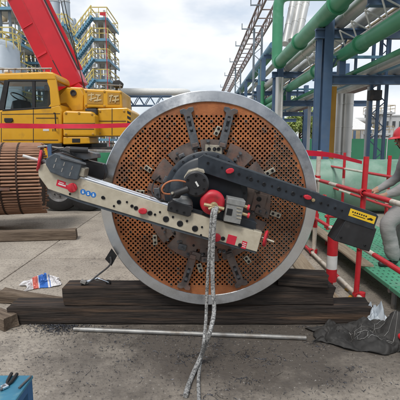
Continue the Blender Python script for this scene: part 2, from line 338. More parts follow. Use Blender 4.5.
# perforated sheet: square cells turned 45 degrees, each with a bored hole
pit = .0288; hr = .0094; sheet = MB(); bores = MB(); ends = MB(); FY = DY+.012
s2 = math.sqrt(.5); nmax = int(1.0/pit)+2
def tr(u, v): return ((u-v)*s2, (u+v)*s2)
cen8 = [(math.cos(PI*k/4), math.sin(PI*k/4)) for k in range(8)]
sq8 = [(1,0),(1,1),(0,1),(-1,1),(-1,0),(-1,-1),(0,-1),(1,-1)]
for i in range(-nmax, nmax+1):
    for j in range(-nmax, nmax+1):
        u = i*pit; v = j*pit; x, z = tr(u, v); r = math.hypot(x, z)
        if r > RI+.03: continue
        sqp = [tr(u+a*pit/2, v+b*pit/2) for a, b in sq8]
        if r < RI-.018 and -.735 < z < .715 and r > .17:
            rj = hr*random.uniform(.88, 1.10)
            ci = [tr(u+a*rj, v+b*rj) for a, b in cen8]
            vs = [(C.x+p[0], FY, C.z+p[1]) for p in sqp]+[(C.x+p[0], FY, C.z+p[1]) for p in ci]
            sheet.add(vs, [(k, (k+1) % 8, 8+(k+1) % 8, 8+k) for k in range(8)])
            vs = [(C.x+p[0], FY, C.z+p[1]) for p in ci]+[(C.x+p[0], FY+.035, C.z+p[1]) for p in ci]
            bores.add(vs, [(k, (k+1) % 8, 8+(k+1) % 8, 8+k) for k in range(8)]+[tuple(range(8, 16))])
            nn_ = noise.noise(Vector((x*3.1, z*3.1, 2.2)))*.16
            if x+nn_-.28*z > .43 or random.random() < .05:
                h = random.uniform(.004, .009)
                ro_ = rj*1.28
                co = [tr(u+a*ro_, v+b*ro_) for a, b in cen8]; ii = [tr(u+a*rj*.93, v+b*rj*.93) for a, b in cen8]
                vs = [(C.x+p[0], FY, C.z+p[1]) for p in co]+[(C.x+p[0], FY-h, C.z+p[1]) for p in co]+[(C.x+p[0], FY-h, C.z+p[1]) for p in ii]+[(C.x+p[0], FY+.03, C.z+p[1]) for p in ii]
                ends.add(vs, [(q*8+k, q*8+(k+1) % 8, q*8+8+(k+1) % 8, q*8+8+k) for q in range(3) for k in range(8)])
        else:
            q = [sqp[k] for k in (1,3,5,7)]
            sheet.add([(C.x+p[0], FY, C.z+p[1]) for p in q], [(0,1,2,3)])
def raw(mb, name, material, parent):
    m = bpy.data.meshes.new(name); m.from_pydata(mb.v, [], mb.f); m.materials.append(M[material]); o = bpy.data.objects.new(name, m); COL.objects.link(o); setpar(o, parent); return o
raw(sheet, 'tube_sheet', 'rust', hx)
tag(raw(bores, 'tube_bores', 'hole', hx), kind='stuff'); tag(raw(ends, 'tube_ends', 'tubeend', hx), kind='stuff')
# tube bundle behind the sheet
BR = C.z-(zl+.180)
MB().lathe((C.x, DY+.07, C.z), (0,1,0), [(0,.01),(RI+.0,.01),(RI,.06),(BR-.02,.061),(BR-.02,4.2),(0,4.2)], 64).build('bundle_core', 'darkrust', hx, smooth=True)
tm = MB().cyl((0,0,0), (0,4.1,0), .0125, 6).mesh('bundle_tube'); tm.materials.append(M['bundle'])
for k in range(150):
    a_ = 2*PI*k/150
    inst(tm, 'bundle_tube', (C.x+(BR-.012)*math.cos(a_), DY+.14, C.z+(BR-.012)*math.sin(a_)), hx)
for yy in (.9, 1.8, 2.7, 3.6):
    MB().lathe((C.x, DY+yy, C.z), (0,1,0), [(BR-.03,0),(BR+.0015,0),(BR+.0015,.012),(BR-.03,.012)], 64).build('baffle', 'darkrust', hx)
timber('timber_beam', (C.x-.9, DY+3.3, 0), (C.x+.9, DY+3.3, 0), .2, zl+.181, 'timber', 'timber beam carrying the back end of the big tube bundle', seg=10)
# ================================================================== FLANGE FACING MACHINE
fm = thing('flange_facing_machine', (C.x, DY, C.z), 'portable flange facing machine with long navy and cream arms bolted across the disc', 'facing machine')
def pp(pts, Y): return [atY(x, y, Y) for x, y in pts]
def plate(name, pts, Y, th, material, parent=None, bevel=.002):
    return MB().prism(pp(pts, Y), (0, th, 0)).build(name, material, parent or fm, bevel=bevel, tri=True)
def rotpx(cx, cy, ang, pts):
    c, s = math.cos(ang), math.sin(ang); return [(cx+x*c-y*s, cy+x*s+y*c) for x, y in pts]
def rect(cx, cy, ang, lx, ly): return rotpx(cx, cy, ang, [(-lx/2,-ly/2),(lx/2,-ly/2),(lx/2,ly/2),(-lx/2,ly/2)])
def knob(px, py, Y, r=.03, parent=None, name='knob', material='red', h=.03, lobes=0):
    p = atY(px, py, Y); mb = MB()
    mb.lathe(p, (0,-1,0), [(r*.55,0),(r*.55,h*.45),(r*.95,h*.5),(r,h*.62),(r*.96,h*.92),(r*.8,h),(0,h)], 24)
    return mb.build(name, material, parent or fm, smooth=True)
boltm = MB().lathe((0,0,0), (0,-1,0), [(.0105,0),(.0105,.005),(.009,.007),(.0055,.007),(.0055,.002),(0,.002)], 12).mesh('bolt'); boltm.materials.append(M['bolt'])
def bolt(px, py, Y, parent, sc=1.0, name='bolt'):
    o = inst(boltm, name, None, None); o.location = atY(px, py, Y); o.scale = (sc, 1, sc); setpar(o, parent); return o
# base plate with radial slots
BYF = FY-.022
slots = [-10, 18, -43, 47, -70, 76, 108, 135, 168, -168, -135, -108]
nA = 360; bp_ = MB(); RAD = []
for k in range(nA):
    deg = k+.5; rad = .525
    for s_ in slots:
        dd = (deg-s_+180) % 360-180
        if abs(dd) <= 1.6: rad = .42
    RAD.append(rad)
def bpt(r, k, y): a_ = math.radians(k); return (C.x+r*math.sin(a_), y, C.z+r*math.cos(a_))
for k in range(nA):
    r = RAD[k]; rn = RAD[(k+1) % nA]; Yb = BYF+.021
    bp_.add([bpt(.2,k,BYF), bpt(r,k,BYF), bpt(r,k+1,BYF), bpt(.2,k+1,BYF), bpt(r,k,Yb), bpt(r,k+1,Yb)], [(0,1,2,3),(1,4,5,2)])
    if r != rn: bp_.add([bpt(r,k+1,BYF), bpt(rn,k+1,BYF), bpt(rn,k+1,Yb), bpt(r,k+1,Yb)], [(0,1,2,3)])
bp_.build('base_plate', 'plate', fm)
for k in range(26):
    a_ = math.radians(k*360/26+5); rr = .455 if k % 2 else .40
    o = inst(boltm, 'bolt', (C.x+rr*math.sin(a_), BYF+.001, C.z+rr*math.cos(a_))); setpar(o, fm)
# radial feet
cx0, cy0 = 208.7, 197.3
def foot(ang, r0, r1, wd, m, Y=BYF-.012):
    a_ = math.radians(ang); ux, uz = math.sin(a_), math.cos(a_); vx, vz = uz, -ux
    def P(r, t): return (C.x+ux*r+vx*t, Y, C.z+uz*r+vz*t)
    h = wd/2
    pol = [P(r0, -h*.8), P(r1-.05, -h*.75), P(r1-.035, -h*1.35), P(r1-.005, -h*1.35), P(r1, -h*.5), P(r1-.015, 0), P(r1, h*.5), P(r1-.005, h*1.35), P(r1-.035, h*1.35), P(r1-.05, h*.75), P(r0, h*.8)]
    f = MB().prism(pol, (0,.03,0)).build('mounting_foot', m, fm, bevel=.003, tri=True)
    sl_ = [P(r1-.20, -h*.28), P(r1-.07, -h*.28), P(r1-.07, h*.28), P(r1-.20, h*.28)]
    sl_ = [(p[0], Y-.0015, p[2]) for p in sl_]; MB().prism(sl_, (0,.002,0)).build('slot', 'bolt', f)
    for rr in (r1-.10, r1-.17):
        q = P(rr, 0); MB().lathe((q[0], Y-.001, q[2]), (0,-1,0), [(.016,0),(.016,.004),(.011,.004),(.011,.014),(0,.014)], 10).build('foot_bolt', 'armsteel', f)
    q = P(r0+.03, 0); MB().box((q[0], Y-.012, q[2]), (.05,.03,.035), Matrix.Rotation(a_, 3, 'Y')).build('clamp_block', 'plate', f, bevel=.004)
for ang, m_ in ((-13.5,'armsteel'),(13.2,'armsteel'),(-164,'plate'),(158.5,'plate')): foot(ang, .46, .80, .085, m_)
def clip(px, py, ang, lx=10, ly=5, Y=BYF-.012, m='clip'):
    o = plate('clamp_clip', rect(px, py, ang, lx, ly), Y, .016, m, fm, .003)
    for t in (-.25, .25):
        q = rotpx(px, py, ang, [(lx*t, 0)])[0]
        bolt(q[0], q[1], Y+.0005, o, sc=ly/4.6)
for a_ in ((270,172,-.5,11,5),(275.5,214.5,.35,11,5),(155,240,1.5,10,4.5),(200,268,1.25,9,5),(247.5,260,.9,8,5),(148,169,.6,8,5),(140,192,.1,9,4),(217.5,131,-1.1,10,5)): clip(*a_, Y=FY-.017 if abs(a_[0]-208) > 55 or a_[1] > 235 else BYF-.012)
o = plate('clamp_block', rect(213.5, 149.5, .06, 17, 9), BYF-.016, .03, 'clip')
for dx in (-4.5, 1, 5): bolt(213.5+dx, 149, BYF-.0155, o, 1.5)
o = plate('clamp_block', rect(259, 203, .25, 13, 18), BYF-.02, .03, 'plate')
bolt(259, 199, BYF-.0195, o, 2.0); bolt(258, 207, BYF-.0195, o, 2.0)
for px, py, an in ((152,188,.4),(147,198,.2),(196,256,.3)):
    plate('adjuster_block', rect(px, py, an, 9, 7), BYF-.02, .03, 'plate', bevel=.004)
# studs, nuts and small brackets crowding the base plate
rnd_ = random.Random(11)
stm = MB().lathe((0,0,0), (0,-1,0), [(.016,0),(.016,.012),(.009,.012),(.009,.035),(0,.035)], 6).mesh('stud_nut'); stm.materials.append(M['armsteel'])
for k in range(46):
    a_ = rnd_.uniform(0, 2*PI); rr = rnd_.uniform(.375, .51); o = inst(stm, 'stud_nut', (C.x+rr*math.sin(a_), BYF+.0005, C.z+rr*math.cos(a_))); o.scale = (rnd_.uniform(.6,1.1),)*3; setpar(o, fm)
for deg, rr, lx, lz, m_ in ((-80,.44,.09,.05,'armsteel'),(-97,.46,.07,.06,'plate'),(-62,.40,.06,.05,'armsteel'),(-110,.40,.08,.04,'armsteel'),(178,.44,.06,.08,'armsteel'),(-176,.50,.05,.05,'plate'),(150,.44,.07,.05,'armsteel'),(-150,.45,.07,.05,'armsteel'),(62,.46,.05,.05,'armsteel'),(100,.44,.06,.09,'plate'),(118,.42,.08,.04,'armsteel'),(-30,.45,.05,.035,'armsteel')):
    a_ = math.radians(deg); q = Vector((C.x+rr*math.sin(a_), BYF-.012, C.z+rr*math.cos(a_)))
    o = MB().box(q, (lx,.03,lz), Matrix.Rotation(a_+rnd_.uniform(-.3,.3), 3, 'Y')).build('small_bracket', m_, fm, bevel=.005)
    e = inst(stm, 'stud_nut', q+Vector((0,-.014,0))); e.scale = (.8,.8,.8); setpar(e, o)
for pts_, r_ in (([(160,176),(154,182),(152,192),(158,199),(168,202)], .006), ([(222,205),(226,199),(232,199),(238,203)], .006), ([(205,212),(200,218),(206,222),(214,218)], .005)):
    MB().tube(smoothpath([atY(x, y, 3.05+.04*math.sin(i*1.7)) for i, (x, y) in enumerate(pts_)], 5), r_, 8).build('air_line', 'black', fm, smooth=True)
# hub
HY = 3.235
hc = atY(206, 194, HY)
hub = MB().lathe((hc.x, HY, hc.z), (0,1,0), [(0,0),(.285,0),(.30,.012),(.30,.05),(.33,.052),(.345,.06),(.345,.11)], 96).build('rotary_hub', 'navy', fm, smooth=True)
for k in range(20):
    a_ = 2*PI*k/20; o = inst(boltm, 'bolt', (hc.x+.318*math.sin(a_), HY+.056, hc.z+.318*math.cos(a_))); setpar(o, hub)
# upper navy arm with counterweight
AY = 3.115; ang = math.atan2(60, 176)
up = plate('upper_arm', [(198,158),(204,154.5),(240,167),(265,175.5),(376,213.5),(378.5,216.5),(373.5,230),(339,218.5),(265,193),(198,171)], AY, .105, 'navy', fm, .004)
plate('arm_edge_strip', [(203,153.7),(240,166.2),(265,174.7),(320,193.4),(320,194.8),(265,176.3),(240,168),(203,155.5)], AY-.001, .10, 'slate', up, .001)
for px, py, s_ in ((208,163,1),(222,167.5,.8),(239,174,1),(247,177.5,.8),(251,179,1.5),(258,181,.8),(264,184,1.5),(272,186,.8),(279,188.8,1.6),(286,191.2,.8),(293,193.5,1.6),(301,196,.8),(321,203,1),(328,205,.8),(335,208,1),(342,210.5,.8)): bolt(px, py, AY+.0005, up, s_)
kn = plate('arm_knob', rotpx(230, 171, -.25, [(-4.5,0),(-3.4,-2),(0,-2.8),(3.4,-2),(4.5,0),(3.4,2),(0,2.8),(-3.4,2)]), AY-.03, .032, 'red', up, .006)
plate('arm_knob', rotpx(308, 197.5, .2, [(-4.2,0),(-3,-1.8),(0,-2.4),(3,-1.8),(4.2,0),(3,1.8),(0,2.4),(-3,1.8)]), AY-.03, .032, 'red', up, .006)
q = atY(313, 200, AY); MB().lathe(q, (0,-1,0), [(.014,0),(.014,.012),(.007,.012),(.007,.02),(0,.02)], 12).build('arm_pin', 'brass', up)
lb = plate('warning_label', rect(362.3, 216.2, .325, 27, 7.6), AY-.0018, .0019, 'yellow_label', up, 0)
for k in range(7):
    plate('label_text', rect(353+k*2.2, 212+k*.73, .325, 1.4, 1.4), AY-.0026, .0009, 'bolt', lb, 0)
plate('label_text', rect(359, 216.6, .325, 13, .7), AY-.0026, .0009, 'bolt', lb, 0)
plate('label_arrow', [(367,218.6),(371,218),(373.5,220),(371.5,221),(370,220),(367.5,219.8)], AY-.0026, .0009, 'bolt', lb, 0)
cw = plate('counterweight', [(346,219),(377,229),(369.5,252),(333.5,240.5)], AY+.006, .17, 'blackpaint', fm, .007)
bolt(341, 237.5, AY+.0065, cw, 1.0); bolt(365, 245.5, AY+.0065, cw, 1.0)
# lower cream arm
LY = 3.02
la = plate('lower_arm', [(38,166),(44,163.5),(80,178.5),(172,207.5),(262,233.5),(257,252),(170,227),(78,199.5),(48,189),(38.5,176)], LY, .115, 'cream', fm, .004)
plate('arm_underside_rail', [(60,192),(78,198.9),(170,226.5),(256,251.3),(255.6,253.6),(170,229.5),(78,202),(60,195)], LY+.01, .10, 'slate', la, .001)
for px, py, s_ in ((103,197.5,1.3),(104,198,1),(119,202,1.6),(132,206,1.2),(136,208,1.6),(150,213,1.8),(166,219,2.3),(180,223.5,2.3),(195,228.5,2.3),(155,214.5,.9),(173,217,.9),(187,221,.9),(160,212,.8),(114,206,.8),(240,245,1.5),(223,238.5,1.6),(70,194,.8),(127,202,.8),(202,227,.8),(201,235,.8)): bolt(px, py, LY+.0005, la, s_)
cr_ = MB().tube([atY(78,176.4,LY+.02), atY(170,206.2,LY+.02)], .0175, 14).build('chrome_rail', 'chrome', la, smooth=True)
MB().tube([atY(78,174.5,LY+.075), atY(170,204,LY+.075)], .014, 12).build('chrome_rail', 'chrome', la, smooth=True)
plate('arm_knob', rotpx(142.5, 211.5, .1, [(-4.5,0),(-3.4,-2.2),(0,-3),(3.4,-2.2),(4.5,0),(3.4,2.2),(0,3),(-3.4,2.2)]), LY-.03, .032, 'red', la, .006)
k_ = atY(73, 187.5, LY); MB().lathe(k_, (0,-1,0), [(.02,0),(.02,.008),(.036,.01),(.036,.026),(.028,.03),(0,.03)], 20).build('arm_knob', 'red', la, smooth=True)
plate('knob_grip', rect(73, 187.5, 1.2, 9, 2.4), LY-.045, .018, 'red', la, .003)
rl = plate('red_label', [(57.5,179.5),(66,182.3),(65.3,184.5),(69,186),(68,189.5),(56,185.4)], LY-.0016, .0018, 'label_red', la, 0)
plate('label_text', rect(62, 184.9, .32, 8, 1.3), LY-.0024, .0009, 'white', rl, 0); plate('label_text', rect(61.4, 182.8, .32, 5, .8), LY-.0024, .0009, 'white', rl, 0)
for px, py in ((83,191.8),(88.2,193.4),(93.4,194.8)):
    p = atY(px, py, LY); d_ = MB().lathe(p, (0,-1,0), [(0,.0015),(.021,.0015),(.021,-.001)], 20).build('safety_pictogram', 'blue_label', la)
    MB().lathe((p.x, LY-.0015, p.z+.005), (0,-1,0), [(0,.0008),(.006,.0008),(.006,0)], 10).build('pictogram_mark', 'white', d_)
    MB().box((p.x, LY-.0019, p.z-.007), (.014,.0008,.009)).build('pictogram_mark', 'white', d_)
plate('red_label', rect(231.5, 239.8, .27, 9, 9), LY-.0018, .002, 'label_red', la, 0)
rl = plate('red_label', rect(244, 245, .27, 5, 7.5), LY-.0018, .002, 'label_red', la, 0)
for k in (-1.8, 0, 1.8): plate('label_text', rect(244-k*.25, 245+k, .27, 3.6, .7), LY-.0026, .0009, 'white', rl, 0)
knob(216.5, 236.8, LY, .033, la, 'arm_knob', 'red', .035)
# end handwheels
def handwheel(c, axis, R_, r_, nm='handwheel', handle=None):
    ax = Vector(axis).normalized(); u = ax.orthogonal().normalized(); v = ax.cross(u); mb = MB()
    prof = [(R_+r_*math.cos(2*PI*k/10), r_*math.sin(2*PI*k/10)) for k in range(11)]
    mb.lathe(c, ax, prof, 36); mb.lathe(c, ax, [(0,-.012),(R_,-.006),(R_,.006),(0,.012)], 30)
    return mb.build(nm, 'red', la, smooth=True)
adir = (atY(262,243,LY)-atY(78,188,LY)).normalized()
e0 = atY(45, 166, LY+.05); hw0 = atY(39.5, 160.5, LY+.05)
ax0 = Vector((-.90, -.35, .22))
handwheel(hw0, ax0, .072, .012)
MB().cyl(hw0-ax0*.02, e0+Vector((.05,0,-.01)), .02, 12).build('lead_screw_end', 'steelpipe', la, smooth=True)
MB().cyl(hw0+ax0*.0+Vector((0,0,.0)), hw0+ax0*.12+Vector((0,0,.012)), .011, 10).build('wheel_handle', 'white', la, smooth=True)
e1 = atY(259, 236.5, LY+.05)
plate('end_bearing', rect(257, 236.5, .28, 9, 11), LY+.015, .075, 'clip', la, .008)
handwheel(atY(265.5, 238.5, LY+.04), (.93,-.30,-.18), .055, .011)
MB().cyl(atY(259,236.5,LY+.045), atY(274, 242, LY+.02), .0095, 10).build('wheel_handle', 'clip', la, smooth=True)
# slate gearbox and black gear at left end
gb = plate('slide_gearbox', [(46,158),(55,152.5),(79.5,160.5),(82,164),(77,180.5),(66,179),(50,172.5),(45.5,165)], LY-.035, .17, 'slate', la, .01)
for px, py in ((56,160),(64,164),(72,168),(54,166),(62,170),(70,174)): plate('cover_screw', rect(px, py, .32, 1.2, 4), LY-.037, .003, 'steelpipe', gb, 0)
plate('slide_clamp', [(80,167),(85,169),(83.5,177),(78,175.5)], LY-.02, .12, 'clip', la, .004)
plate('gear_mount', [(59,151),(66,146.5),(97,153.5),(98,158),(84,160)], LY+.02, .10, 'armsteel', la, .005)
MB().cyl(atY(70,149.5,LY-.02), atY(88,150.5,LY+.01), .022, 16).build('feed_cylinder', 'blackpaint', la, smooth=True)
plate('linkage_bar', [(82,159),(101,163.5),(101,166),(82,162)], LY+.06, .05, 'blackpaint', la, .003)
plate('linkage_bar', [(60,156),(86,163),(86,165),(60,158.5)], LY-.045, .012, 'armsteel', la, .002)
plate('mount_bracket', [(47,145),(51,144),(52,160),(48,160)], LY+.03, .02, 'bluesteel', la, .002)
MB().tube([atY(38,147,LY+.06), atY(46,146,LY+.05), atY(58,148,LY+.04), atY(64,148,LY+.03)], .008, 8).build('air_line', 'steelpipe', la, smooth=True)
MB().tube([atY(52,152,LY+.02), atY(58,149,LY-.01), atY(66,151,LY-.01), atY(76,156,LY)], .007, 8).build('air_line', 'black', la, smooth=True)
plate('rear_drive_box', [(85,160),(103,164),(105,173),(103,180),(86,175)], 3.24, .10, 'blackpaint', la, .006)
# drive motor, carriage, swivel
MY = 2.985
mc = atY(196, 184, MY+.02)
md = MB().lathe((mc.x, MY, mc.z), (0,1,0), [(0,-.004),(.03,-.004),(.03,0),(.085,0),(.098,.012),(.098,.06),(.092,.066),(.092,.14),(.098,.145),(.098,.26)], 40).build('drive_motor', 'blackpaint', fm, smooth=True)
plate('motor_badge', rect(197, 184, 1.05, 5.5, 1.8), MY-.0065, .004, 'white', md, 0)
plate('motor_housing', [(184,177),(188,171),(198,168.5),(204,170),(205,173),(193,177),(187,184),(184,184)], MY+.03, .16, 'clip', md, .004)
for k in range(6):
    a_ = 2*PI*k/6; o = inst(boltm, 'bolt', (mc.x+.07*math.sin(a_), MY+.0005, mc.z+.07*math.cos(a_))); setpar(o, md)
plate('carriage_block', [(168,203),(172,200.5),(192,206.5),(191,215.5),(188,217),(167,211)], LY-.03, .13, 'blackpaint', fm, .005)
for px, py in ((171,208),(177,210.5),(184,212.5)): bolt(px, py, LY-.0295, fm, .9)
q = atY(182, 203, LY+.06); MB().lathe(q, (0,0,1), [(.085,-.05),(.085,.0),(.075,.03),(.05,.05),(0,.058)], 28).build('carriage_dome', 'greybox', fm, smooth=True)
MB().tube([atY(172,195,2.97), atY(180,192,2.95), atY(188,189,2.96)], .026, 12).build('cable_gland', 'black', fm, smooth=True)
MB().lathe(atY(174,194.5,2.955), (-.5,-.85,.1), [(.0,.012),(.022,.012),(.03,0),(.03,-.05)], 16).build('cable_plug', 'black', fm, smooth=True)
MB().lathe(atY(173,193,2.94), (-.5,-.85,.1), [(.0,.012),(.010,.012),(.010,0)], 10).build('plug_pin', 'clip', fm, smooth=True)
pts = [(188,183),(184,181.5),(178,180.5),(171,181),(165,184),(162,188.5),(163,192.5),(167,194),(172,194)]
MB().tube(smoothpath([atY(x, y, 3.0-.04*math.sin(i/8*PI)) for i, (x, y) in enumerate(pts)]), .0065, 8).build('motor_cable', 'orange_cable', fm, smooth=True)
rs = atY(212.5, 203, 2.99)
sw = MB().lathe((rs.x, 2.99, rs.z), (0,1,0), [(0,.0),(.045,.0),(.055,-.006),(.070,-.004),(.088,.008),(.096,.024),(.096,.05),(.09,.06),(.09,.08),(.08,.09),(.08,.20)], 40).build('air_swivel', 'red', fm, smooth=True)
MB().lathe((rs.x+.01, 2.972, rs.z-.02), (0,-1,0), [(.032,-.01),(.032,.01),(.022,.012),(.022,.03),(0,.03)], 12).build('swivel_nut', 'brass', sw, smooth=True)
for dx, dz in ((-.075,.015),(.075,-.02),(-.04,-.02),(.04,-.045)):
    MB().cyl((rs.x+.01, 2.955, rs.z-.02), (rs.x+.01+dx, 2.955, rs.z-.02+dz), .014, 8).build('swivel_fitting', 'brass', sw, smooth=True)
gx = plate('valve_box', rect(234, 212, .20, 17, 22), 2.975, .15, 'greybox', fm, .004)
plate('valve_box_lid', rect(236.2, 202.5, .20, 18.5, 6), 2.968, .155, 'greybox', gx, .004)
plate('valve_window', rect(229.5, 212, .20, 5.5, 6.5), 2.971, .005, 'bolt', gx, .001)
for k in range(4): plate('box_rib', rect(239, 208+k*3.4, .20, 5, 1), 2.970, .006, 'clip', gx, .001)
for py in (206.5, 214.5):
    p = atY(245.5, py, 3.0); MB().cyl(p+Vector((-.03,0,.01)), p+Vector((.03,0,-.01)), .013, 10).build('valve_stem', 'brass', gx, smooth=True)
    p = atY(248.5, py+1, 3.0); MB().lathe(p, (.95,-.2,-.2), [(0,-.008),(.022,-.008),(.022,.008),(0,.008)], 16).build('valve_knob', 'red', gx, smooth=True)
plate('arm_carriage', [(205,206),(256,222),(256,233),(205,219)], LY+.06, .14, 'navy', fm, .004)
plate('centre_block', [(180,205),(215,214),(210,222),(176,212)], LY+.05, .14, 'navy', fm, .004)
# ---- braided hoses
def braid():
    m = mat('braided_hose', (.40,.40,.39), (.12,.12,.12), rough=.5, metal=.25, scale=70, lo=.42, hi=.56)
    t = m.node_tree; N = t.nodes; b = N['Principled BSDF']
    v_ = N.new('ShaderNodeTexVoronoi'); v_.inputs['Scale'].default_value = 140; tcn = N.new('ShaderNodeTexCoord'); t.links.new(tcn.outputs['Object'], v_.inputs['Vector'])
    bp = N.new('ShaderNodeBump'); bp.inputs['Strength'].default_value = .5; bp.inputs['Distance'].default_value = .004
    t.links.new(v_.outputs['Distance'], bp.inputs['Height']); t.links.new(bp.outputs[0], b.inputs['Normal']); return m
M['braid'] = braid()
sx, sz = rs.x+.01, rs.z-.02
def hose(pts, r, label):
    P_ = smoothpath(pts, 40); mb = MB(); n = 18; vs = []; fs = []; prev = None; sl_ = 0
    for i, p in enumerate(P_):
        t = (P_[min(i+1, len(P_)-1)]-P_[max(i-1, 0)]).normalized()
        u = t.orthogonal().normalized() if prev is None else (prev-t*prev.dot(t)).normalized()
        prev = u; v = t.cross(u); sl_ += (p-P_[max(i-1,0)]).length
        sag = 1+.05*noise.noise(Vector((sl_*9, r*100, 0)))
        for k in range(n):
            a = 2*PI*k/n; rr = r*sag*(1+.10*math.sin(3*a+sl_*260)*math.sin(3*a-sl_*260)); vs.append(p+(u*math.cos(a)+v*math.sin(a))*rr)
    for i in range(len(P_)-1):
        for k in range(n): fs.append((i*n+k, i*n+(k+1) % n, (i+1)*n+(k+1) % n, (i+1)*n+k))
    fs.append(tuple(reversed(range(n)))); fs.append(tuple((len(P_)-1)*n+k for k in range(n)))
    o = mb.add(vs, fs).build('braided_hose', 'braid', None, smooth=True); return tag(o, label, 'hose')
hose([(sx+.0,2.945,sz-.01), atY(212,214,2.93), atY(210.5,232,2.925), atY(209,258,2.925), atY(207,290,2.92), atY(206,318,2.88), atY(204,340,2.72)+Vector((0,0,0)), atZ(200.5,362,.015), atZ(198.5,378,.0125), atZ(199,400,.0125), atZ(201,425,.0125)], .0125,
     'thinner braided hose hanging straighter from the red swivel to the floor')
hose([(sx+.02,2.94,sz-.005), atY(215,215,2.90), atY(213.5,235,2.895), atY(212.5,262,2.895), atY(213,290,2.88), atY(214,312,2.84), atY(209.5,333,2.72), atZ(201,356,.06), atZ(193,374,.0165), atZ(187.5,388,.0165), atZ(185.5,396,.0165)], .0165,
     'thicker braided hose bending sideways from the red swivel to the floor')
# ================================================================== THINGS ON THE FLOOR
a = atZ(74, 331); b = atZ(306, 340)
o = MB(); prof = .0185
o.lathe((0,0,0), (1,0,0), [(.014,0),(prof,0),(prof,(b-a).length),(.014,(b-a).length),(.014,.0),], 14)
o = o.build('steel_pipe', 'steelpipe', None, smooth=True); o.location = (a.x, a.y, prof); o.rotation_euler = (0,0,math.atan2(b.y-a.y, b.x-a.x)); tag(o, 'long thin grey steel pipe lying on the floor in front of the timbers', 'pipe')
# swarf scattered over the floor
sw = MB(); random.seed(3)
def curl(x, y, L_, wdt):
    th = random.uniform(0, 2*PI); p = Vector((x, y, .0018)); k = random.uniform(-70, 70); n = random.randint(3, 6); vs = []; fs = []
    for i in range(n+1):
        d = Vector((math.cos(th), math.sin(th), 0)); nrm = Vector((-d.y, d.x, 0)); z = .0018+abs(math.sin(i*1.3+x*50))*random.uniform(0, .007)
        vs += [(p.x-nrm.x*wdt, p.y-nrm.y*wdt, z), (p.x+nrm.x*wdt, p.y+nrm.y*wdt, z+random.uniform(0, .004))]
        p = p+d*(L_/n); th += k*L_/n*.6+random.uniform(-.3, .3)
    for i in range(n): fs.append((2*i, 2*i+1, 2*i+3, 2*i+2))
    sw.add(vs, fs)
pc = atZ(60, 326)
for _ in range(900):
    curl(random.gauss(pc.x, .13), min(TY-.02, random.gauss(pc.y-.03, .07)), random.uniform(.01, .035), random.uniform(.0008, .0018))
for _ in range(70):
    cx_, cy_ = random.gauss(-.1, .95), TY-.05-abs(random.gauss(0, .75)); sg = random.uniform(.02, .11)
    for _ in range(int(random.uniform(4, 46))):
        x = random.gauss(cx_, sg*1.6); y = min(TY-.03, random.gauss(cy_, sg))
        curl(x, y, random.uniform(.005, .03) if random.random() < .95 else random.uniform(.04, .1), random.uniform(.0006, .0018))
for _ in range(900):
    curl(random.gauss(0, 1.1), TY-.03-abs(random.gauss(0, .6)), random.uniform(.004, .016), random.uniform(.0006, .0014))
tag(raw(sw, 'metal_swarf', 'swarf', g), kind='stuff'); bpy.data.objects['metal_swarf'].parent = None
tag(bpy.data.objects['metal_swarf'], 'dark metal swarf curls scattered over the concrete floor', 'swarf', kind='stuff')
gr = MB()
for _ in range(1500):
    x = random.uniform(-2.4, 1.9); y = random.uniform(1.6, 6.2)
    if C.x-.95 < x < C.x+.95 and 3.3 < y < 7.6: continue
    if TY-.02 < y < TY+.24 and x > l0.x-.05: continue
    s_ = random.uniform(.0015, .006); v_ = [Vector((random.uniform(-1,1), random.uniform(-1,1), random.uniform(.1,1)))*s_ for _ in range(4)]
    gr.add([(x+p.x, y+p.y, p.z) for p in v_], [(0,1,2),(0,2,3),(0,3,1),(1,3,2)])
o = raw(gr, 'grit', 'conc', g); o.parent = None; o.matrix_parent_inverse = Matrix(); tag(o, 'fine grit and concrete crumbs on the floor', 'grit', kind='stuff')
# crumpled printed bag
def bagmat():
    m = mat('printed_bag', (.70,.69,.70), (.6,.59,.6), rough=.35, scale=10)
    t = m.node_tree; N = t.nodes; LK = t.links.new; b = N['Principled BSDF']; old = b.inputs['Base Color'].links[0].from_socket
    tcn = N.new('ShaderNodeTexCoord'); sp = N.new('ShaderNodeSeparateXYZ'); LK(tcn.outputs['Object'], sp.inputs[0])
    def band(lo, hi, col, base, ax='X'):
        a1 = N.new('ShaderNodeMath'); a1.operation = 'COMPARE'; a1.inputs[1].default_value = (lo+hi)/2; a1.inputs[2].default_value = (hi-lo)/2; LK(sp.outputs[ax], a1.inputs[0])
        x_ = N.new('ShaderNodeMix'); x_.data_type = 'RGBA'; x_.inputs['B'].default_value = (*col, 1); LK(a1.outputs[0], x_.inputs['Factor']); LK(base, x_.inputs['A']); return x_.outputs['Result']
    c_ = band(-.10, -.045, (.55,.13,.10), old); c_ = band(-.035, .055, (.03,.13,.45), c_); c_ = band(.075, .085, (.1,.2,.5), c_); LK(c_, b.inputs['Base Color']); return m
M['bag'] = bagmat()
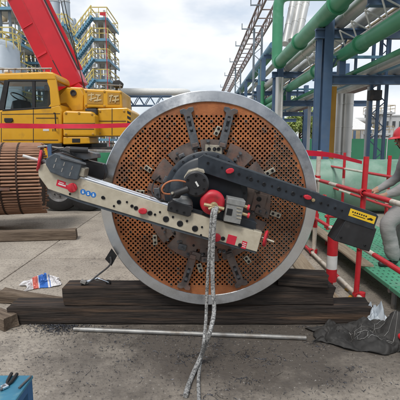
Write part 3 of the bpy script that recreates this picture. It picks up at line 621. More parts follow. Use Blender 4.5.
def crumple(name, material, nx, ny, sx_, sy_, hgt, fx, seed, outline=.25, loc=(0,0,0), rz=0, fold=1.0, flat=0.0, pillow=False):
    vs = []; fs = []
    for j in range(ny+1):
        for i in range(nx+1):
            u = i/nx*2-1; v = j/ny*2-1
            ed = 1+outline*noise.noise(Vector((u*1.6+seed, v*1.6, seed)))*1.4
            x = u*sx_*ed; y = v*sy_*ed
            n_ = 0; am = 1; fr = fx
            for q in range(4):
                r_ = abs(noise.noise(Vector((u*fr+seed*3, v*fr, q*7+seed)))*2); r_ = (.22+r_**.7*.72) if pillow else 1-r_; n_ += am*r_; am *= (.45 if pillow else .5); fr *= 2.1
            e = max(0, 1-max(abs(u), abs(v))**4)
            z = .004+hgt*max(0, (n_/1.875-.35))*(flat+(1-flat)*e)*fold
            x += .25*hgt*noise.noise(Vector((u*fx*1.3, v*fx*1.3, 9+seed))); y += .25*hgt*noise.noise(Vector((u*fx*1.3, v*fx*1.3, 19+seed)))
            vs.append((x, y, z))
    for j in range(ny):
        for i in range(nx):
            q = j*(nx+1)+i; fs.append((q, q+1, q+nx+2, q+nx+1))
    o = MB().add(vs, fs).build(name, material); o.location = loc; o.rotation_euler = (0,0,rz)
    so_ = o.modifiers.new('thick', 'SOLIDIFY'); so_.thickness = .002; so_.offset = 1
    return o
p = atZ(42, 284); o = crumple('crumpled_bag', 'bag', 34, 26, .19, .16, .22, 1.5, 2.3, .35, p, .45, 1.0, .1, True); tag(o, 'crumpled white plastic bag with red and blue print on the concrete', 'bag')
# black tarp heap
p = atZ(364, 345)
o = crumple('tarpaulin', 'tarp', 90, 56, .42, .20, .30, 1.5, 5.1, .22, (p.x+.02, p.y+.10, 0), -.25, 1.0, .15, True)
for v in o.data.vertices:   # a peak of cloth stands up at the outer end
    d2 = ((v.co.x-.27)/.10)**2+((v.co.y-.10)/.09)**2; v.co.z += .17*math.exp(-d2)
for q in o.data.polygons: q.use_smooth = True
TW = [Matrix.Translation(o.location) @ Matrix.Rotation(-.25, 4, 'Z') @ v.co for v in o.data.vertices]
def tarp_h(x, y):
    return max(w_.z for w_ in sorted(TW, key=lambda w_: (w_.x-x)**2+(w_.y-y)**2)[:3])
tag(o, 'crumpled black tarpaulin heaped beside the end of the long timber', 'tarpaulin')
M['clear'] = mat('clear_plastic', (.55,.60,.64), (.42,.47,.52), rough=.15, scale=16, spec=.8)
p = atZ(376, 321, .05); o = crumple('plastic_bag', 'clear', 20, 18, .09, .075, .36, 1.5, 8.7, .3, (p.x, p.y, .02), .3, 1.2, .05, True); tag(o, 'small crumpled clear plastic bag behind the black tarpaulin', 'bag')
o = MB()
for k in range(3):
    pts = [Vector((atZ(364,345).x+.02+random.uniform(-.12,.28), atZ(364,345).y+.02+random.uniform(-.08,.2), 0)) for _ in range(5)]
    pts = [Vector((q.x, q.y, tarp_h(q.x, q.y)+.004)) for q in smoothpath(pts, 9)]
    o.tube(pts, .0016, 5)
o = o.build('thin_wire', 'steelpipe'); tag(o, 'tangle of thin bright wire lying on the black tarpaulin', 'wire')
# webbing strap with buckle and black tag, on the upper timber and against the rim
zt = zl+.183
stp = thing('cable_clamp', atY(95, 287, TY+.02), 'black cable with silver clamps and black tag resting on upper timber', 'cable clamp')
pts = [atY(110.5,257,3.30), atY(111,262,3.31), atY(108,267,3.33), atY(98,275,3.40), atY(88,283,3.46), Vector((atY(82,288,TY+.04).x, TY+.05, zt+.012))]
MB().tube(smoothpath(pts, 5), .008, 8).build('cord', 'armsteel', stp, smooth=True)
a = Vector((atY(82,286,TY+.05).x, TY+.05, zt+.016)); b_ = Vector((atY(108,284,TY+.06).x, TY+.08, zt+.014)); mid = (a+b_)/2+Vector((0,0,.035))
MB().tube(smoothpath([a, mid+Vector((-.03,0,-.01)), mid+Vector((.03,0,.005)), b_], 6), .0095, 8).build('cord', 'chrome', stp, smooth=True)
for q, ax in ((a, (1,.3,0)), (b_, (.2,1,.2))):
    MB().lathe(q, ax, [(.018+.009*math.cos(2*PI*k/8), .009*math.sin(2*PI*k/8)) for k in range(9)], 18).build('clamp_ring', 'black', stp, smooth=True)
MB().box(a+Vector((.02,-.02,.02)), (.05,.03,.03), Matrix.Rotation(.4, 3, 'Y')).build('clamp_body', 'steelpipe', stp, bevel=.005)
MB().box(mid+Vector((.02,.01,-.01)), (.03,.02,.022)).build('clamp_body', 'steelpipe', stp, bevel=.005)
MB().prism(pp([(111.5,248.5),(117,256),(111.5,266),(105,259)], 3.315), (0,.006,0)).build('black_tag', 'black', stp)
# blue step stool with pliers
bz = .44
f0 = atZ(33.5, 375, bz); f1 = atZ(-40, 373, bz); 
xr, yb = f0.x, f0.y; yf = yb-.30; xl = xr-.75
bb = thing('step_box', (xr-.35, yb-.15, 0), 'blue painted steel tool box step with pliers lying on top', 'box')
MB().bounds((xl, yf, bz-.018), (xr, yb, bz)).build('top', 'bluebox', bb, bevel=.006)
for (x0, y0) in ((xr-.06, yb-.06), (xr-.06, yf+.005), (xl+.005, yb-.06), (xl+.005, yf+.005)):
    MB().bounds((x0, y0, 0), (x0+.055, y0+.055, bz-.016)).build('leg', 'bluefront', bb, bevel=.004)
MB().bounds((xl+.06, yf+.005, bz-.14), (xr-.06, yf+.02, bz-.016)).build('front_panel', 'bluefront', bb, bevel=.003)
MB().bounds((xr-.02, yf+.06, bz-.06), (xr-.005, yb-.06, bz-.016)).build('side_rail', 'bluefront', bb, bevel=.003)
MB().bounds((xl+.06, yb-.02, bz-.10), (xr-.06, yb-.005, bz-.016)).build('back_panel', 'bluefront', bb, bevel=.003)
pl = thing('pliers', atZ(8, 382, bz), 'black handled pliers lying on the blue step box', 'pliers')
def Pz(px, py, dz=.0): v = atZ(px, py, bz+.010+dz); return v
MB().tube(smoothpath([Pz(6,387), Pz(7.5,381), Pz(11.5,373.5)], 4), [.006]*4+[.0085]*5, 8).build('handle', 'black', pl, smooth=True)
MB().tube(smoothpath([Pz(5,386), Pz(11,382), Pz(17,374)], 4), [.006]*4+[.0085]*5, 8).build('handle', 'black', pl, smooth=True)
MB().box(Pz(4.5,386.5), (.032,.03,.014), Matrix.Rotation(.9, 3, 'Z')).build('joint', 'chrome', pl, bevel=.004)
MB().tube([Pz(4.5,386.5), Pz(0,390)], [.012,.005], 8).build('jaw', 'armsteel', pl, smooth=True)
sc_ = MB().tube([atZ(19,388,bz+.006), atZ(31,376,bz+.006)], .0055, 8).build('marker_pen', 'armsteel', None, smooth=True); tag(sc_, 'thin dark pen beside the pliers on the blue step box', 'pen')
# fallen leaves by the rail
for px, py in ((309,268),(352,297),(306,272),(347,290)):
    p = atZ(px, py, .004); o = MB().add([(-.05,0,0),(-.01,.03,.012),(.06,.005,.004),(0,-.03,.01)], [(0,1,2,3)]).build('fallen_leaf', 'ylw_col'); o.location = p; o.rotation_euler = (0,0,px); tag(o, 'small orange brown leaf fallen on concrete near the red railing', 'leaf', 'fallen leaves by the railing')
# ================================================================== LEFT TUBE BUNDLE
by = 7.6; bc0 = atY(44, 178, by); br = .66
bc = Vector((bc0.x-.02, by, bc0.z)); axd = Vector((-1, -.28, 0)).normalized()
bu = thing('tube_bundle', (bc.x-1, by-.3, 0), 'brown horizontal tube bundle strapped with bands, propped beside the crane', 'tube bundle')
u_ = Vector((-axd.y, axd.x, 0)); rotz = math.atan2(axd.y, axd.x)
MB().lathe(bc-axd*0, axd, [(0,.02),(br-.03,.02),(br-.03,5.2),(0,5.2)], 40).build('core', 'darkrust', bu)
tm2 = MB().cyl((0,0,0), (5.3,0,0), .021, 8).mesh('tube'); tm2.materials.append(M['bundle'])
for k in range(66):
    a_ = 2*PI*k/66; p = bc+u_*(br-.012)*math.cos(a_)+Vector((0,0,1))*(br-.012)*math.sin(a_)-axd*random.uniform(0,.06)
    o = inst(tm2, 'tube', p, None, (0,0,rotz)); setpar(o, bu)
for t in (.35, .62, 1.25, 1.9, 2.6, 3.4):
    MB().lathe(bc+axd*t, axd, [(br-.05,0),(br+.012,0),(br+.012,.03),(br-.05,.03)], 40).build('baffle_band', 'darkrust', bu)
mbb = MB()
sad = atZ(12, 232)
MB().prism([bc+axd*.9+u_*-.45+Vector((0,0,-bc.z)), bc+axd*.9+u_*.45+Vector((0,0,-bc.z)), bc+axd*.9+u_*.55+Vector((0,0,-br*.62)), bc+axd*.9+Vector((0,0,-br+.01)), bc+axd*.9+u_*-.55+Vector((0,0,-br*.62))], axd*.16).build('saddle', 'timber', bu, bevel=.01)
MB().prism([bc+axd*3.2+u_*-.45+Vector((0,0,-bc.z)), bc+axd*3.2+u_*.45+Vector((0,0,-bc.z)), bc+axd*3.2+u_*.55+Vector((0,0,-br*.62)), bc+axd*3.2+Vector((0,0,-br+.01)), bc+axd*3.2+u_*-.55+Vector((0,0,-br*.62))], axd*.16).build('saddle', 'timber', bu, bevel=.01)
MB().bar(bc+axd*.28-Vector((0,br+.06,.12)), bc+axd*1.1-Vector((0,br+.06,.10)), .03, .05).build('lifting_lug', 'plate', bu)
# ================================================================== MOBILE CRANE
CY = 9.5
def c(px, py, Y=CY): return atY(px, py, Y)
cr0 = thing('mobile_crane', c(40, 205), 'yellow mobile crane with glazed cab and raised red boom', 'crane')
def cplate(name, pts, Y, th, m, parent=None, bevel=.02): return MB().prism([c(x, y, Y) for x, y in pts], (0, th, 0)).build(name, m, parent or cr0, bevel=bevel, tri=True)
M['cabglass'] = mat('cab_glass', (.62,.70,.70), (.58,.66,.66), rough=.02, scale=2)
M['cabglass'].node_tree.nodes['Principled BSDF'].inputs['Transmission Weight'].default_value = 1.0
cab = cplate('cab', [(-22,145),(-22,112),(3,109.5),(48,107),(59.5,104),(62,111),(62,143.5),(58,145)], CY, 1.0, 'yellow', None, .04)
cplate('cab_roof', [(-14.5,80.5),(-13,77),(-6,73.5),(46,71.5),(52,72),(55.5,75),(56.3,80.5)], CY-.01, 1.02, 'yellow', cab, .04)
for dy, nm in ((0, 'near'), (.94, 'far')):
    cplate('front_pillar', [(-22,112.5),(-18,112.5),(-10,79),(-14.5,79)], CY+dy, .06, 'black', cab, .006)
    cplate('door_pillar', [(-2,110),(4,109.8),(9,79),(4.5,79)], CY+dy, .06, 'black', cab, .006)
    cplate('centre_pillar', [(32,108.5),(35,108.5),(35,79),(32,79)], CY+dy+.003, .06, 'black', cab, .006)
    cplate('rear_pillar', [(47.5,108),(60,105),(58,92),(56,79),(46,79),(49.5,88),(50.5,104)], CY+dy, .06, 'yellow', cab, .01)
    for nm2, pts in (('door_window', [(3,109),(8.5,80),(32.5,80),(32.5,107.5)]), ('side_window', [(34.5,107.2),(34.5,80),(47,80),(50,88),(50.8,105.5)]), ('quarter_window', [(-18.5,111),(-10.5,80),(5,80),(-.5,110)])):
        cplate(nm2, pts, CY+dy+.02, .006, 'cabglass', cab, 0)
    cplate('window_trim', [(3,109.3),(51,106.6),(51,108.4),(2,111.2)], CY+dy-.004, .066, 'black', cab, .004)
    cplate('window_trim', [(8,81.5),(47.5,81.2),(47,79.2),(8,79.2)], CY+dy-.004, .066, 'black', cab, .004)
st_ = cplate('operator_seat', [(30,109),(31,103),(42,102),(44,90),(49,89),(48,109)], CY+.3, .45, 'greybox', cab, .04)
cplate('head_rest', [(43.5,89.5),(44,84.5),(48,84.5),(48.5,89.2)], CY+.4, .25, 'greybox', st_, .03)
cplate('control_console', [(10,109.5),(12,101),(20,99),(22,108.5)], CY+.2, .6, 'chassis', cab, .02)
MB().lathe(c(19,97,CY+.5), (.5,-.2,.8), [(.19+.015*math.cos(2*PI*k/8), .015*math.sin(2*PI*k/8)) for k in range(9)], 24).build('steering_wheel', 'black', cab, smooth=True)
cplate('door_seam', [(33,108),(33.6,108),(33.6,144),(33,144)], CY-.004, .006, 'chassis', cab, 0)
cplate('door_seam', [(1,112),(1.5,112),(1.5,144),(1,144)], CY-.004, .006, 'chassis', cab, 0)
cplate('door_seam', [(2,114),(60,113.4),(60,114),(2,114.6)], CY-.004, .006, 'chassis', cab, 0)
cplate('door_handle', [(4,118),(12,118),(13,120.5),(11,122.5),(5,122.5),(4,121)], CY-.03, .035, 'black', cab, .008)
cplate('cab_skirt', [(-22,143.4),(62,143.4),(62,147),(-22,147)], CY-.03, 1.0, 'black', cab, .01)
for k in range(9): cplate('roof_rack_post', [(2+k*6,72.6),(2.8+k*6,72.6),(2.8+k*6,68.8),(2+k*6,68.8)], CY+.15, .03, 'steelpipe', cab, 0)
MB().cyl(c(0,69,CY+.16), c(52,68.5,CY+.16), .02, 8).build('roof_rack_rail', 'steelpipe', cab, smooth=True)
cplate('roof_light', [(3,72.8),(9,72.4),(9,69.5),(4,69.5)], CY+.3, .2, 'white', cab, .02)
# superstructure
cplate('turntable_frame', [(56,92),(66,86.5),(83,87.5),(86,107),(96,109),(96,137),(56,137)], CY+.95, .9, 'yellow', None, .03)
cplate('boom_pivot_plate', [(60,95),(67,87.5),(80,88.5),(83.5,95),(83,110),(72,111),(66,103),(60,104)], CY+.55, .06, 'yellow', None, .015)
o = c(73.5, 93, CY+.55); MB().lathe(o, (0,-1,0), [(.075,-.02),(.075,.03),(.05,.03),(.05,.01),(0,.01)], 20).build('pivot_pin', 'chassis', cr0, smooth=True)
cplate('engine_hood', [(62.5,112),(66,110.5),(92,111.5),(95,116),(96,136.5),(63,136.5)], CY-.1, .95, 'yellow', None, .04)
cplate('hood_lower', [(63,137),(89,137),(90,143.5),(63,144.5)], CY-.08, .85, 'yellow', None, .02)
ct = cplate('counterweight_top', [(83,88.5),(121.5,90.5),(122.5,108),(84,107.5)], CY+.35, 1.3, 'yellow', None, .03)
cplate('counterweight_recess', [(87,91.5),(103,92.3),(103,104),(87,103.6)], CY+.34, .012, 'ylw_col', ct, 0); cplate('counterweight_recess', [(107.5,92.4),(119.5,93),(119.5,104),(107.5,104)], CY+.34, .012, 'ylw_col', ct, 0)
# maker's lettering: pale brush-like strokes
for pts in ([(88,94.5),(94,93.8),(94,95),(88,95.7)], [(91,93),(92,93),(91.5,101),(90.3,101)], [(89,99),(96,97),(96.3,98.2),(89,100.2)], [(95.5,94),(101,94.5),(100,96),(95.5,95.4)], [(98,94.5),(99,94.5),(97.5,101.5),(96.4,101.3)], [(94,100),(101,99),(101.5,100.4),(94,101.4)],
            [(109,95.5),(113,94.8),(113,96),(109,96.8)], [(111,94.6),(112,94.6),(110.5,102),(109.5,101.6)], [(113.5,96),(118.5,95.2),(118.5,96.6),(113.5,97.4)], [(115.5,95.5),(116.6,95.5),(115.6,102.5),(114.5,102.4)], [(112,100),(119,99),(119,100.3),(112,101.3)]):
    LN = globals().get('LN', 0)+1; cplate('lettering', pts, CY+.334-.0012*LN, .006+.0012*LN, 'lettering', ct, 0)
cwt = cplate('counterweight', [(97,108.5),(127,107.5),(131,111),(131,128),(128,136),(97,136)], CY+.25, 1.5, 'yellow', None, .03)
for k in range(4): cplate('hazard_stripe', [(127.2,110.5+k*5),(130.7,112.5+k*5),(130.7,115.2+k*5),(127.2,113.2+k*5)], CY+.244, .008, 'black', cwt, 0)
cplate('hood_vent', [(72,138.5),(80,138.5),(80,142.5),(72,142.5)], CY-.09, .02, 'black', None, .005)
cplate('hood_seam', [(63,123),(95,123),(95,123.5),(63,123.5)], CY-.104, .006, 'chassis', None, 0)
cplate('hydraulic_block', [(85,108.5),(96.5,108.5),(96.5,114),(92,117),(85,112)], CY+.1, .3, 'chassis', None, .02)
cplate('hose_bay', [(85,107),(97,108),(97,135),(93,135),(92,112)], CY+.45, .05, 'chassis', None, 0)
cplate('work_lamp', [(112,85),(113,80.5),(119,79.6),(122,82.5),(121,87),(114,87.5)], CY+.7, .25, 'chassis', None, .02)
MB().cyl(c(117,86,CY+.8), c(117,90.5,CY+.8), .02, 8).build('lamp_bracket', 'chassis', cr0)
for px in (100, 106, 111, 120): MB().cyl(c(px,91,CY+.6), c(px,84,CY+.6), .012, 6).build('guard_post', 'steelpipe', cr0)
MB().cyl(c(98,84.5,CY+.6), c(122,85.5,CY+.6), .012, 6).build('guard_rail', 'steelpipe', cr0)
# boom (pentagonal box section with stiffening ridge)
b0 = c(68, 88, CY+1.3); b1 = c(-13, -75, CY+1.05)
d_ = (b1-b0).normalized(); nrm = Vector((0,1,0)).cross(d_).normalized(); 
if nrm.x > 0: nrm = -nrm       # towards the left face
hw = .415; dep = .62
sec = [(-hw, .04), (-hw*.9, -.02), (.05, -.075), (hw*.92, -.0), (hw, .08), (hw, dep-.05), (hw*.85, dep), (-hw*.85, dep), (-hw, dep-.05)]
A = [b0+nrm*x+Vector((0,1,0))*y for x, y in sec]; 
n = len(A); Bv = [p+(b1-b0) for p in A]
bo = MB().add(A+Bv, [tuple(range(n)), tuple(reversed(range(n,2*n)))]+[(i,(i+1) % n,n+(i+1) % n,n+i) for i in range(n)]).build('boom', 'crane_red', cr0, bevel=.012)
cplate('boom_foot', [(41,69),(62,62),(82,86.5),(80,89),(62,88)], CY+1.28, .6, 'crane_red', cr0, .02)
MB().bar(b0+nrm*.02+d_*.75+Vector((0,-.08,0)), b0+nrm*.02+d_*3.6+Vector((0,-.08,0)), .02, .02).build('boom_seam', 'rail_red', bo)
MB().bar(b0+nrm*.02+d_*.75+Vector((0,-.075,0)), b0+nrm*-.0+d_*.05+Vector((0,-.075,0)), .02, .02).build('boom_seam', 'chassis', bo)
MB().bar(b0-nrm*hw+d_*.4+Vector((0,.5,0)), b1-nrm*hw+Vector((0,.5,0)), .03, .12).build('boom_edge', 'crane_red', bo)
for (x0_, y0_, x1_2, y1_2) in ((3,127.5,32,127.5),(3,140,58,140),(36,118,58,118),(64,129,94,129),(99,121,126,121),(112,108.5,112,135)):
    MB().bar(c(x0_,y0_,CY+(.245 if x0_ > 98 else (-.103 if x0_ > 63 else -.003))), c(x1_2,y1_2,CY+(.245 if x0_ > 98 else (-.103 if x0_ > 63 else -.003))), .012).build('panel_seam', 'chassis', cr0)
for px, py, yy_ in ((66,113,-.1),(92,114,-.1),(66,134,-.1),(93,134,-.1),(79,113,-.1),(100,111,.25),(124,111,.25),(100,133,.25),(124,133,.25),(86,91,.35),(104.5,91.5,.35),(121,92.5,.35),(86,105,.35),(104.5,106,.35)):
    MB().lathe(c(px,py,CY+yy_), (0,-1,0), [(.028,-.005),(.028,.014),(.016,.02),(0,.02)], 8).build('bolt_head', 'ylw_col', cr0, smooth=True)
MB().tube([c(54,113,CY-.02), c(55,113,CY-.08), c(56,128,CY-.08), c(55,129,CY-.02)], .014, 8).build('grab_handle', 'black', cr0, smooth=True)
MB().tube([c(0,82,CY), c(-3,84,CY-.22), c(-3,98,CY-.24)], .014, 8).build('mirror_arm', 'black', cr0, smooth=True)
cplate('decal', [(43,128.9),(49,128.9),(49,131),(43,131)], CY-.004, .006, 'white', None, 0); cplate('decal', [(52.5,128.9),(53.3,128.9),(53.3,131.2),(52.5,131.2)], CY-.004, .006, 'black', None, 0); cplate('decal', [(54.5,128.9),(55.3,128.9),(55.3,131.2),(54.5,131.2)], CY-.004, .006, 'black', None, 0)
for k in range(8):      # weld and reinforcement straps across the boom's flank
    q_ = b0+d_*(1.0+k*.75)-nrm*.0; MB().bar(q_+nrm*(hw*.86)+Vector((0,-.022,0)), q_+nrm*.06+Vector((0,-.082,0)), .015, .05 if k % 3 == 0 else .02).build('boom_weld', 'crane_red', bo)
MB().tube([b0-nrm*hw*1.12+d_*.3, b0-nrm*hw*1.12+d_*5.5], .022, 8).build('boom_hydraulic_line', 'chassis', bo, smooth=True)
for k in range(5):
    MB().tube([c(84+k*.7,88,CY+1.2), c(66-k*3.2,10,CY+.9), c(58-k*3.6,-30,CY+.85)], .012, 6).build('hoist_rope', 'chassis', cr0) if k < 2 else None
# carrier and wheels
cplate('carrier_frame', [(-60,147.5),(122,147.5),(122,163),(100,170),(-60,170)], CY+.05, 2.2, 'chassis', None, .03)
cplate('turntable_ring', [(10,143),(92,143),(92,149),(10,149)], CY+.3, 1.6, 'chassis', None, .02)
for px in (60, 88, -15, -45):
    for dy in (.0, 1.9):
        pc_ = c(px, 188, CY+.15); pc_.z = .53; pc_.y += dy
        t_ = MB().lathe(pc_, (0,1,0), [(.30,-.13),(.44,-.15),(.51,-.12),(.53,-.05),(.53,.05),(.51,.12),(.44,.15),(.30,.13),(.30,-.13)], 36).build('tyre', 'tyre', cr0, smooth=True)
        MB().lathe(pc_, (0,1,0), [(0,-.05),(.12,-.05),(.13,-.02),(.25,-.02),(.30,-.10),(.31,-.10)], 28).build('rim', 'rim', t_, smooth=True)
        for k in range(8):
            a_ = 2*PI*k/8; MB().lathe(pc_+Vector((.18*math.cos(a_), -.02, .18*math.sin(a_))), (0,-1,0), [(.016,0),(.016,.02),(0,.02)], 6).build('wheel_nut', 'chassis', t_)
cplate('outrigger_beam', [(62,149),(120,150),(120,156),(62,156)], CY-.2, .25, 'steelpipe', None, .015)
cplate('hazard_board', [(24,147),(52,148.5),(52,158),(24,157)], CY-.9, .02, 'yellow', None, .005)
hb = cr0.children[-1]
for k in range(4): cplate('hazard_stripe', [(25+k*7,147.5),(28.5+k*7,147.6),(31.8+k*7,156.8),(28.3+k*7,156.8)], CY-.906, .008, 'rail_red', hb, 0)
MB().bar(c(38,157,CY-.89), c(38,150,CY-.1), .05).build('board_bracket', 'chassis', cr0)
MB().cyl((c(110,150).x, CY-.1, 0.04), c(110,155,CY-.1), .06, 12).build('outrigger_leg', 'steelpipe', cr0, smooth=True)
q = c(110,150); MB().lathe((q.x, CY-.1, 0), (0,0,1), [(0,0),(.2,0),(.2,.03),(.06,.05),(0,.05)], 20).build('outrigger_pad', 'chassis', cr0, smooth=True)
# green hopper beside the crane
gz = c(108, 160, 8.9)
gh = thing('green_hopper', (gz.x, 8.9, 0), 'small green funnel hopper on legs beside the crane counterweight', 'hopper')
MB().lathe((gz.x, 8.9, 0), (0,0,1), [(.0,.95),(.10,.95),(.23,1.15),(.23,1.42),(.21,1.42),(.21,1.16),(.0,1.0)], 24).build('funnel', 'greensteel', gh, smooth=True)
for k in range(3):
    a_ = 2*PI*k/3+.5; MB().cyl((gz.x+.22*math.cos(a_), 8.9+.22*math.sin(a_), 0), (gz.x+.17*math.cos(a_), 8.9+.17*math.sin(a_), 1.12), .015, 8).build('leg', 'greensteel', gh)
# steel scraps and blocks lying in the shade of the carrier
# barrier tape on the left
def ribbon(name, pts, wd, label, cat='tape', material='tape'):
    mb = MB(); vs = []; fs = []
    P_ = smoothpath(pts, 6)
    for i, p in enumerate(P_):
        wv = wd[0]+(wd[1]-wd[0])*i/(len(P_)-1); tw = .12*math.sin(i*.5)
        vs += [p+Vector((0, tw*wv*.5, wv/2)), p-Vector((0, tw*wv*.5, wv/2))]
    for i in range(len(P_)-1): fs.append((2*i, 2*i+1, 2*i+3, 2*i+2))
    o = mb.add(vs, fs).build(name, material); sm = o.modifiers.new('thick', 'SOLIDIFY'); sm.thickness = .0015; return tag(o, label, cat)
ty = 8.6
ribbon('barrier_tape', [atY(-30,126,ty), atY(0,125.6,ty), atY(45,126.2,ty), atY(90,126.2,ty), atY(128,125.2,ty), atY(150,124.6,ty)], (.105,.085), 'pinkish red barrier tape strung level in front of the yellow crane')
for px in (-30, 150):
    q = atY(px, 126, ty); po = thing('tape_post', (q.x, ty, 0), 'steel tape post holding the red tape by the crane, %s' % ('beyond the cab' if px < 0 else 'behind the flange'), 'post')
    MB().cyl((q.x, ty, .02), (q.x, ty, q.z+.1), .022, 10).build('pole', 'rail_red', po, smooth=True); MB().lathe((q.x,ty,0), (0,0,1), [(0,0),(.18,0),(.18,.03),(.03,.05),(0,.05)], 20).build('base', 'chassis', po, smooth=True)
# ================================================================== RIGHT: RAILING, DECK, VESSEL
RX = 1.675
nr = thing('scaffold_railing', (RX, 4.8, 0), 'red and white scaffold tube railing along the edge of the green deck', 'railing')
def banded(parent, name, a, b, r, cuts, first='rail_red'):
    a = Vector(a); b = Vector(b); cur = first; prev = 0
    for t in list(cuts)+[1]:
        MB().cyl(a.lerp(b, prev), a.lerp(b, t), r if cur == 'rail_red' else r*.985, 14).build(name, cur, parent, smooth=True)
        prev = t; cur = 'rail_white' if cur == 'rail_red' else 'rail_red'
def coupler(p, parent, ax=(0,1,0), s_=1.0):
    ax = Vector(ax).normalized(); side = ax.cross(Vector((0,0,1))).normalized()
    MB().lathe(p, ax, [(.027,-.03),(.038*s_,-.03),(.038*s_,.03),(.027,.03)], 12).lathe(p+side*.05, (0,0,1), [(0,-.03),(.036*s_,-.03),(.036*s_,.03),(0,.03)], 12).build('coupler', 'rail_red', parent, smooth=True)
ps = [(355.5, 302, 1.44), (312, 262, 1.42)]
posts = []
for px, py, h in ps:
    q = atZ(px, py); posts.append(q)
pr0 = posts[0]; topx = atY(362, 158, pr0.y)
banded(nr, 'post', (pr0.x, pr0.y, 0), (pr0.x+.035, pr0.y+.02, 1.50), .027, (.53,.64), 'rail_red')
pr1 = Vector((RX-.02, 5.66, 0)); banded(nr, 'post', pr1, pr1+Vector((.02,0,1.53)), .032, (.28,.46), 'rail_white')
pr2 = Vector((RX-.02, 7.6, 0)); banded(nr, 'post', pr2, pr2+Vector((0,0,1.4)), .025, (.3,.5))
pr3 = Vector((RX+.0, 2.2, 0)); banded(nr, 'post', pr3, pr3+Vector((0,0,1.42)), .025, (.3,.5))
xo = -.052
for z, cuts, first in ((.075, (.16,.21,.39,.42,.56,.67,.78), 'rail_white'), (.60, (.17,.26,.45,.55,.75), 'rail_white'), (1.145, (.15,.22,.42,.46,.52,.6,.8), 'rail_red')):
    banded(nr, 'rail', (RX+xo+.02, 1.9, z), (RX+xo-.01, 8.6, z-.03), .024, cuts, first)
    for q in (pr0, pr1, pr2, pr3): coupler(Vector((RX+xo, q.y, z)), nr)
# tape tied to the railing
t0 = atY(300, 152.5, 5.2); t1 = atY(331, 155, 4.7); t2 = atY(362, 162.5, pr0.y)
ribbon('barrier_tape', [t0-Vector((.25,-.5,-.02)), t0, t1, t2], (.10,.03), 'bright red tape twisted from railing post toward the tube sheet flange')
# thick red white marker sleeve
p = atZ(331, 281, .16)
mk = thing('marker_tube', (p.x, p.y, 0), 'thick red and white banded marker tube standing in front of the green deck', 'marker tube')
zb, zt_ = .16, .16+.50
for k, (t0_, t1_, m_) in enumerate(((0,.28,'rail_red'),(.28,.58,'white'),(.58,1,'rail_red'))):
    MB().cyl((p.x, p.y, zb+(zt_-zb)*t0_), (p.x, p.y, zb+(zt_-zb)*t1_), .056-.0007*(k == 1), 24).build('band', m_, mk, smooth=True)
MB().cyl((p.x, p.y, 0), (p.x, p.y, zb+.02), .022, 10).build('stub_post', 'rail_red', mk, smooth=True)
# far railing
FX = 3.08
fr_ = thing('scaffold_railing', (FX, 6.5, 0), 'thinner red and white railing behind the deck beside the mint vessel', 'railing')
for px in (342.5, 387):
    d = FX/((px-200)/396.); banded(fr_, 'post', (FX, d, 0), (FX, d, 1.43), .03, (.45,.62))
banded(fr_, 'post', (FX, 10.2, 0), (FX, 10.2, 1.43), .03, (.45,.62))
banded(fr_, 'rail', (FX-.05, 4.0, 1.10), (FX-.05, 10.6, 1.10), .024, (.25,.33,.5,.66,.82), 'rail_red'); banded(fr_, 'rail', (FX-.05, 4.0, .62), (FX-.05, 10.6, .62), .024, (.2,.3,.6,.7), 'rail_red')
# red trestle pieces under the vessel, seen between the rails
for yy in (6.3, 8.8):
    tt = thing('red_trestle', (2.5, yy, 0), 'low red pipe trestle %s the mint green vessel' % ('some way in front of' if yy < 7 else 'right up against'), 'trestle', 'red trestles by the vessel')
    for x in (2.05, 2.75): MB().cyl((x, yy, 0), (x, yy, .5), .025, 10).build('leg', 'rail_red', tt, smooth=True)
    MB().cyl((2.0, yy, .47), (2.8, yy, .47), .025, 10).build('bar', 'rail_red', tt, smooth=True); MB().cyl((2.0, yy, .3), (2.8, yy, .3), .022, 10).build('bar', 'rail_red', tt, smooth=True)
# deck of green perforated scaffold planks
def deckmat():
    m = mat('green_deck', (.085,.34,.205), (.06,.27,.155), rough=.5, scale=5, coord='World', c3=(.15,.28,.20), scale3=3)
    t = m.node_tree; N = t.nodes; LK = t.links.new; b = N['Principled BSDF']; old = b.inputs['Base Color'].links[0].from_socket
    ge = N.new('ShaderNodeNewGeometry'); mpn = N.new('ShaderNodeMapping'); mpn.inputs['Scale'].default_value = (17, 10, 1); LK(ge.outputs['Position'], mpn.inputs[0])
    vo = N.new('ShaderNodeTexVoronoi'); vo.inputs['Randomness'].default_value = .12; vo.inputs['Scale'].default_value = 1; vo.voronoi_dimensions = '2D'; LK(mpn.outputs[0], vo.inputs['Vector'])
    lt = N.new('ShaderNodeMath'); lt.operation = 'LESS_THAN'; lt.inputs[1].default_value = .17; LK(vo.outputs['Distance'], lt.inputs[0])
    x_ = N.new('ShaderNodeMix'); x_.data_type = 'RGBA'; x_.inputs['B'].default_value = (.02,.07,.045,1); sn = N.new('ShaderNodeSeparateXYZ'); LK(ge.outputs['Normal'], sn.inputs[0]); mm_ = N.new('ShaderNodeMath'); mm_.operation = 'MULTIPLY'; LK(lt.outputs[0], mm_.inputs[0]); LK(sn.outputs['Z'], mm_.inputs[1]); LK(mm_.outputs[0], x_.inputs['Factor']); LK(old, x_.inputs['A']); LK(x_.outputs['Result'], b.inputs['Base Color']); return m
M['deck'] = deckmat()
DZ = .255
dk = thing('deck_platform', (2.3, 5.5, 0), 'green perforated steel plank walkway behind the red railing', 'walkway')
dx0, dx1 = 1.85, 2.98
npk = 4; wpl = (dx1-dx0)/npk
pm = MB().bounds((-wpl/2+.004, -.996, -.045), (wpl/2-.004, .996, 0)).mesh('deck_plank'); pm.materials.append(M['deck'])
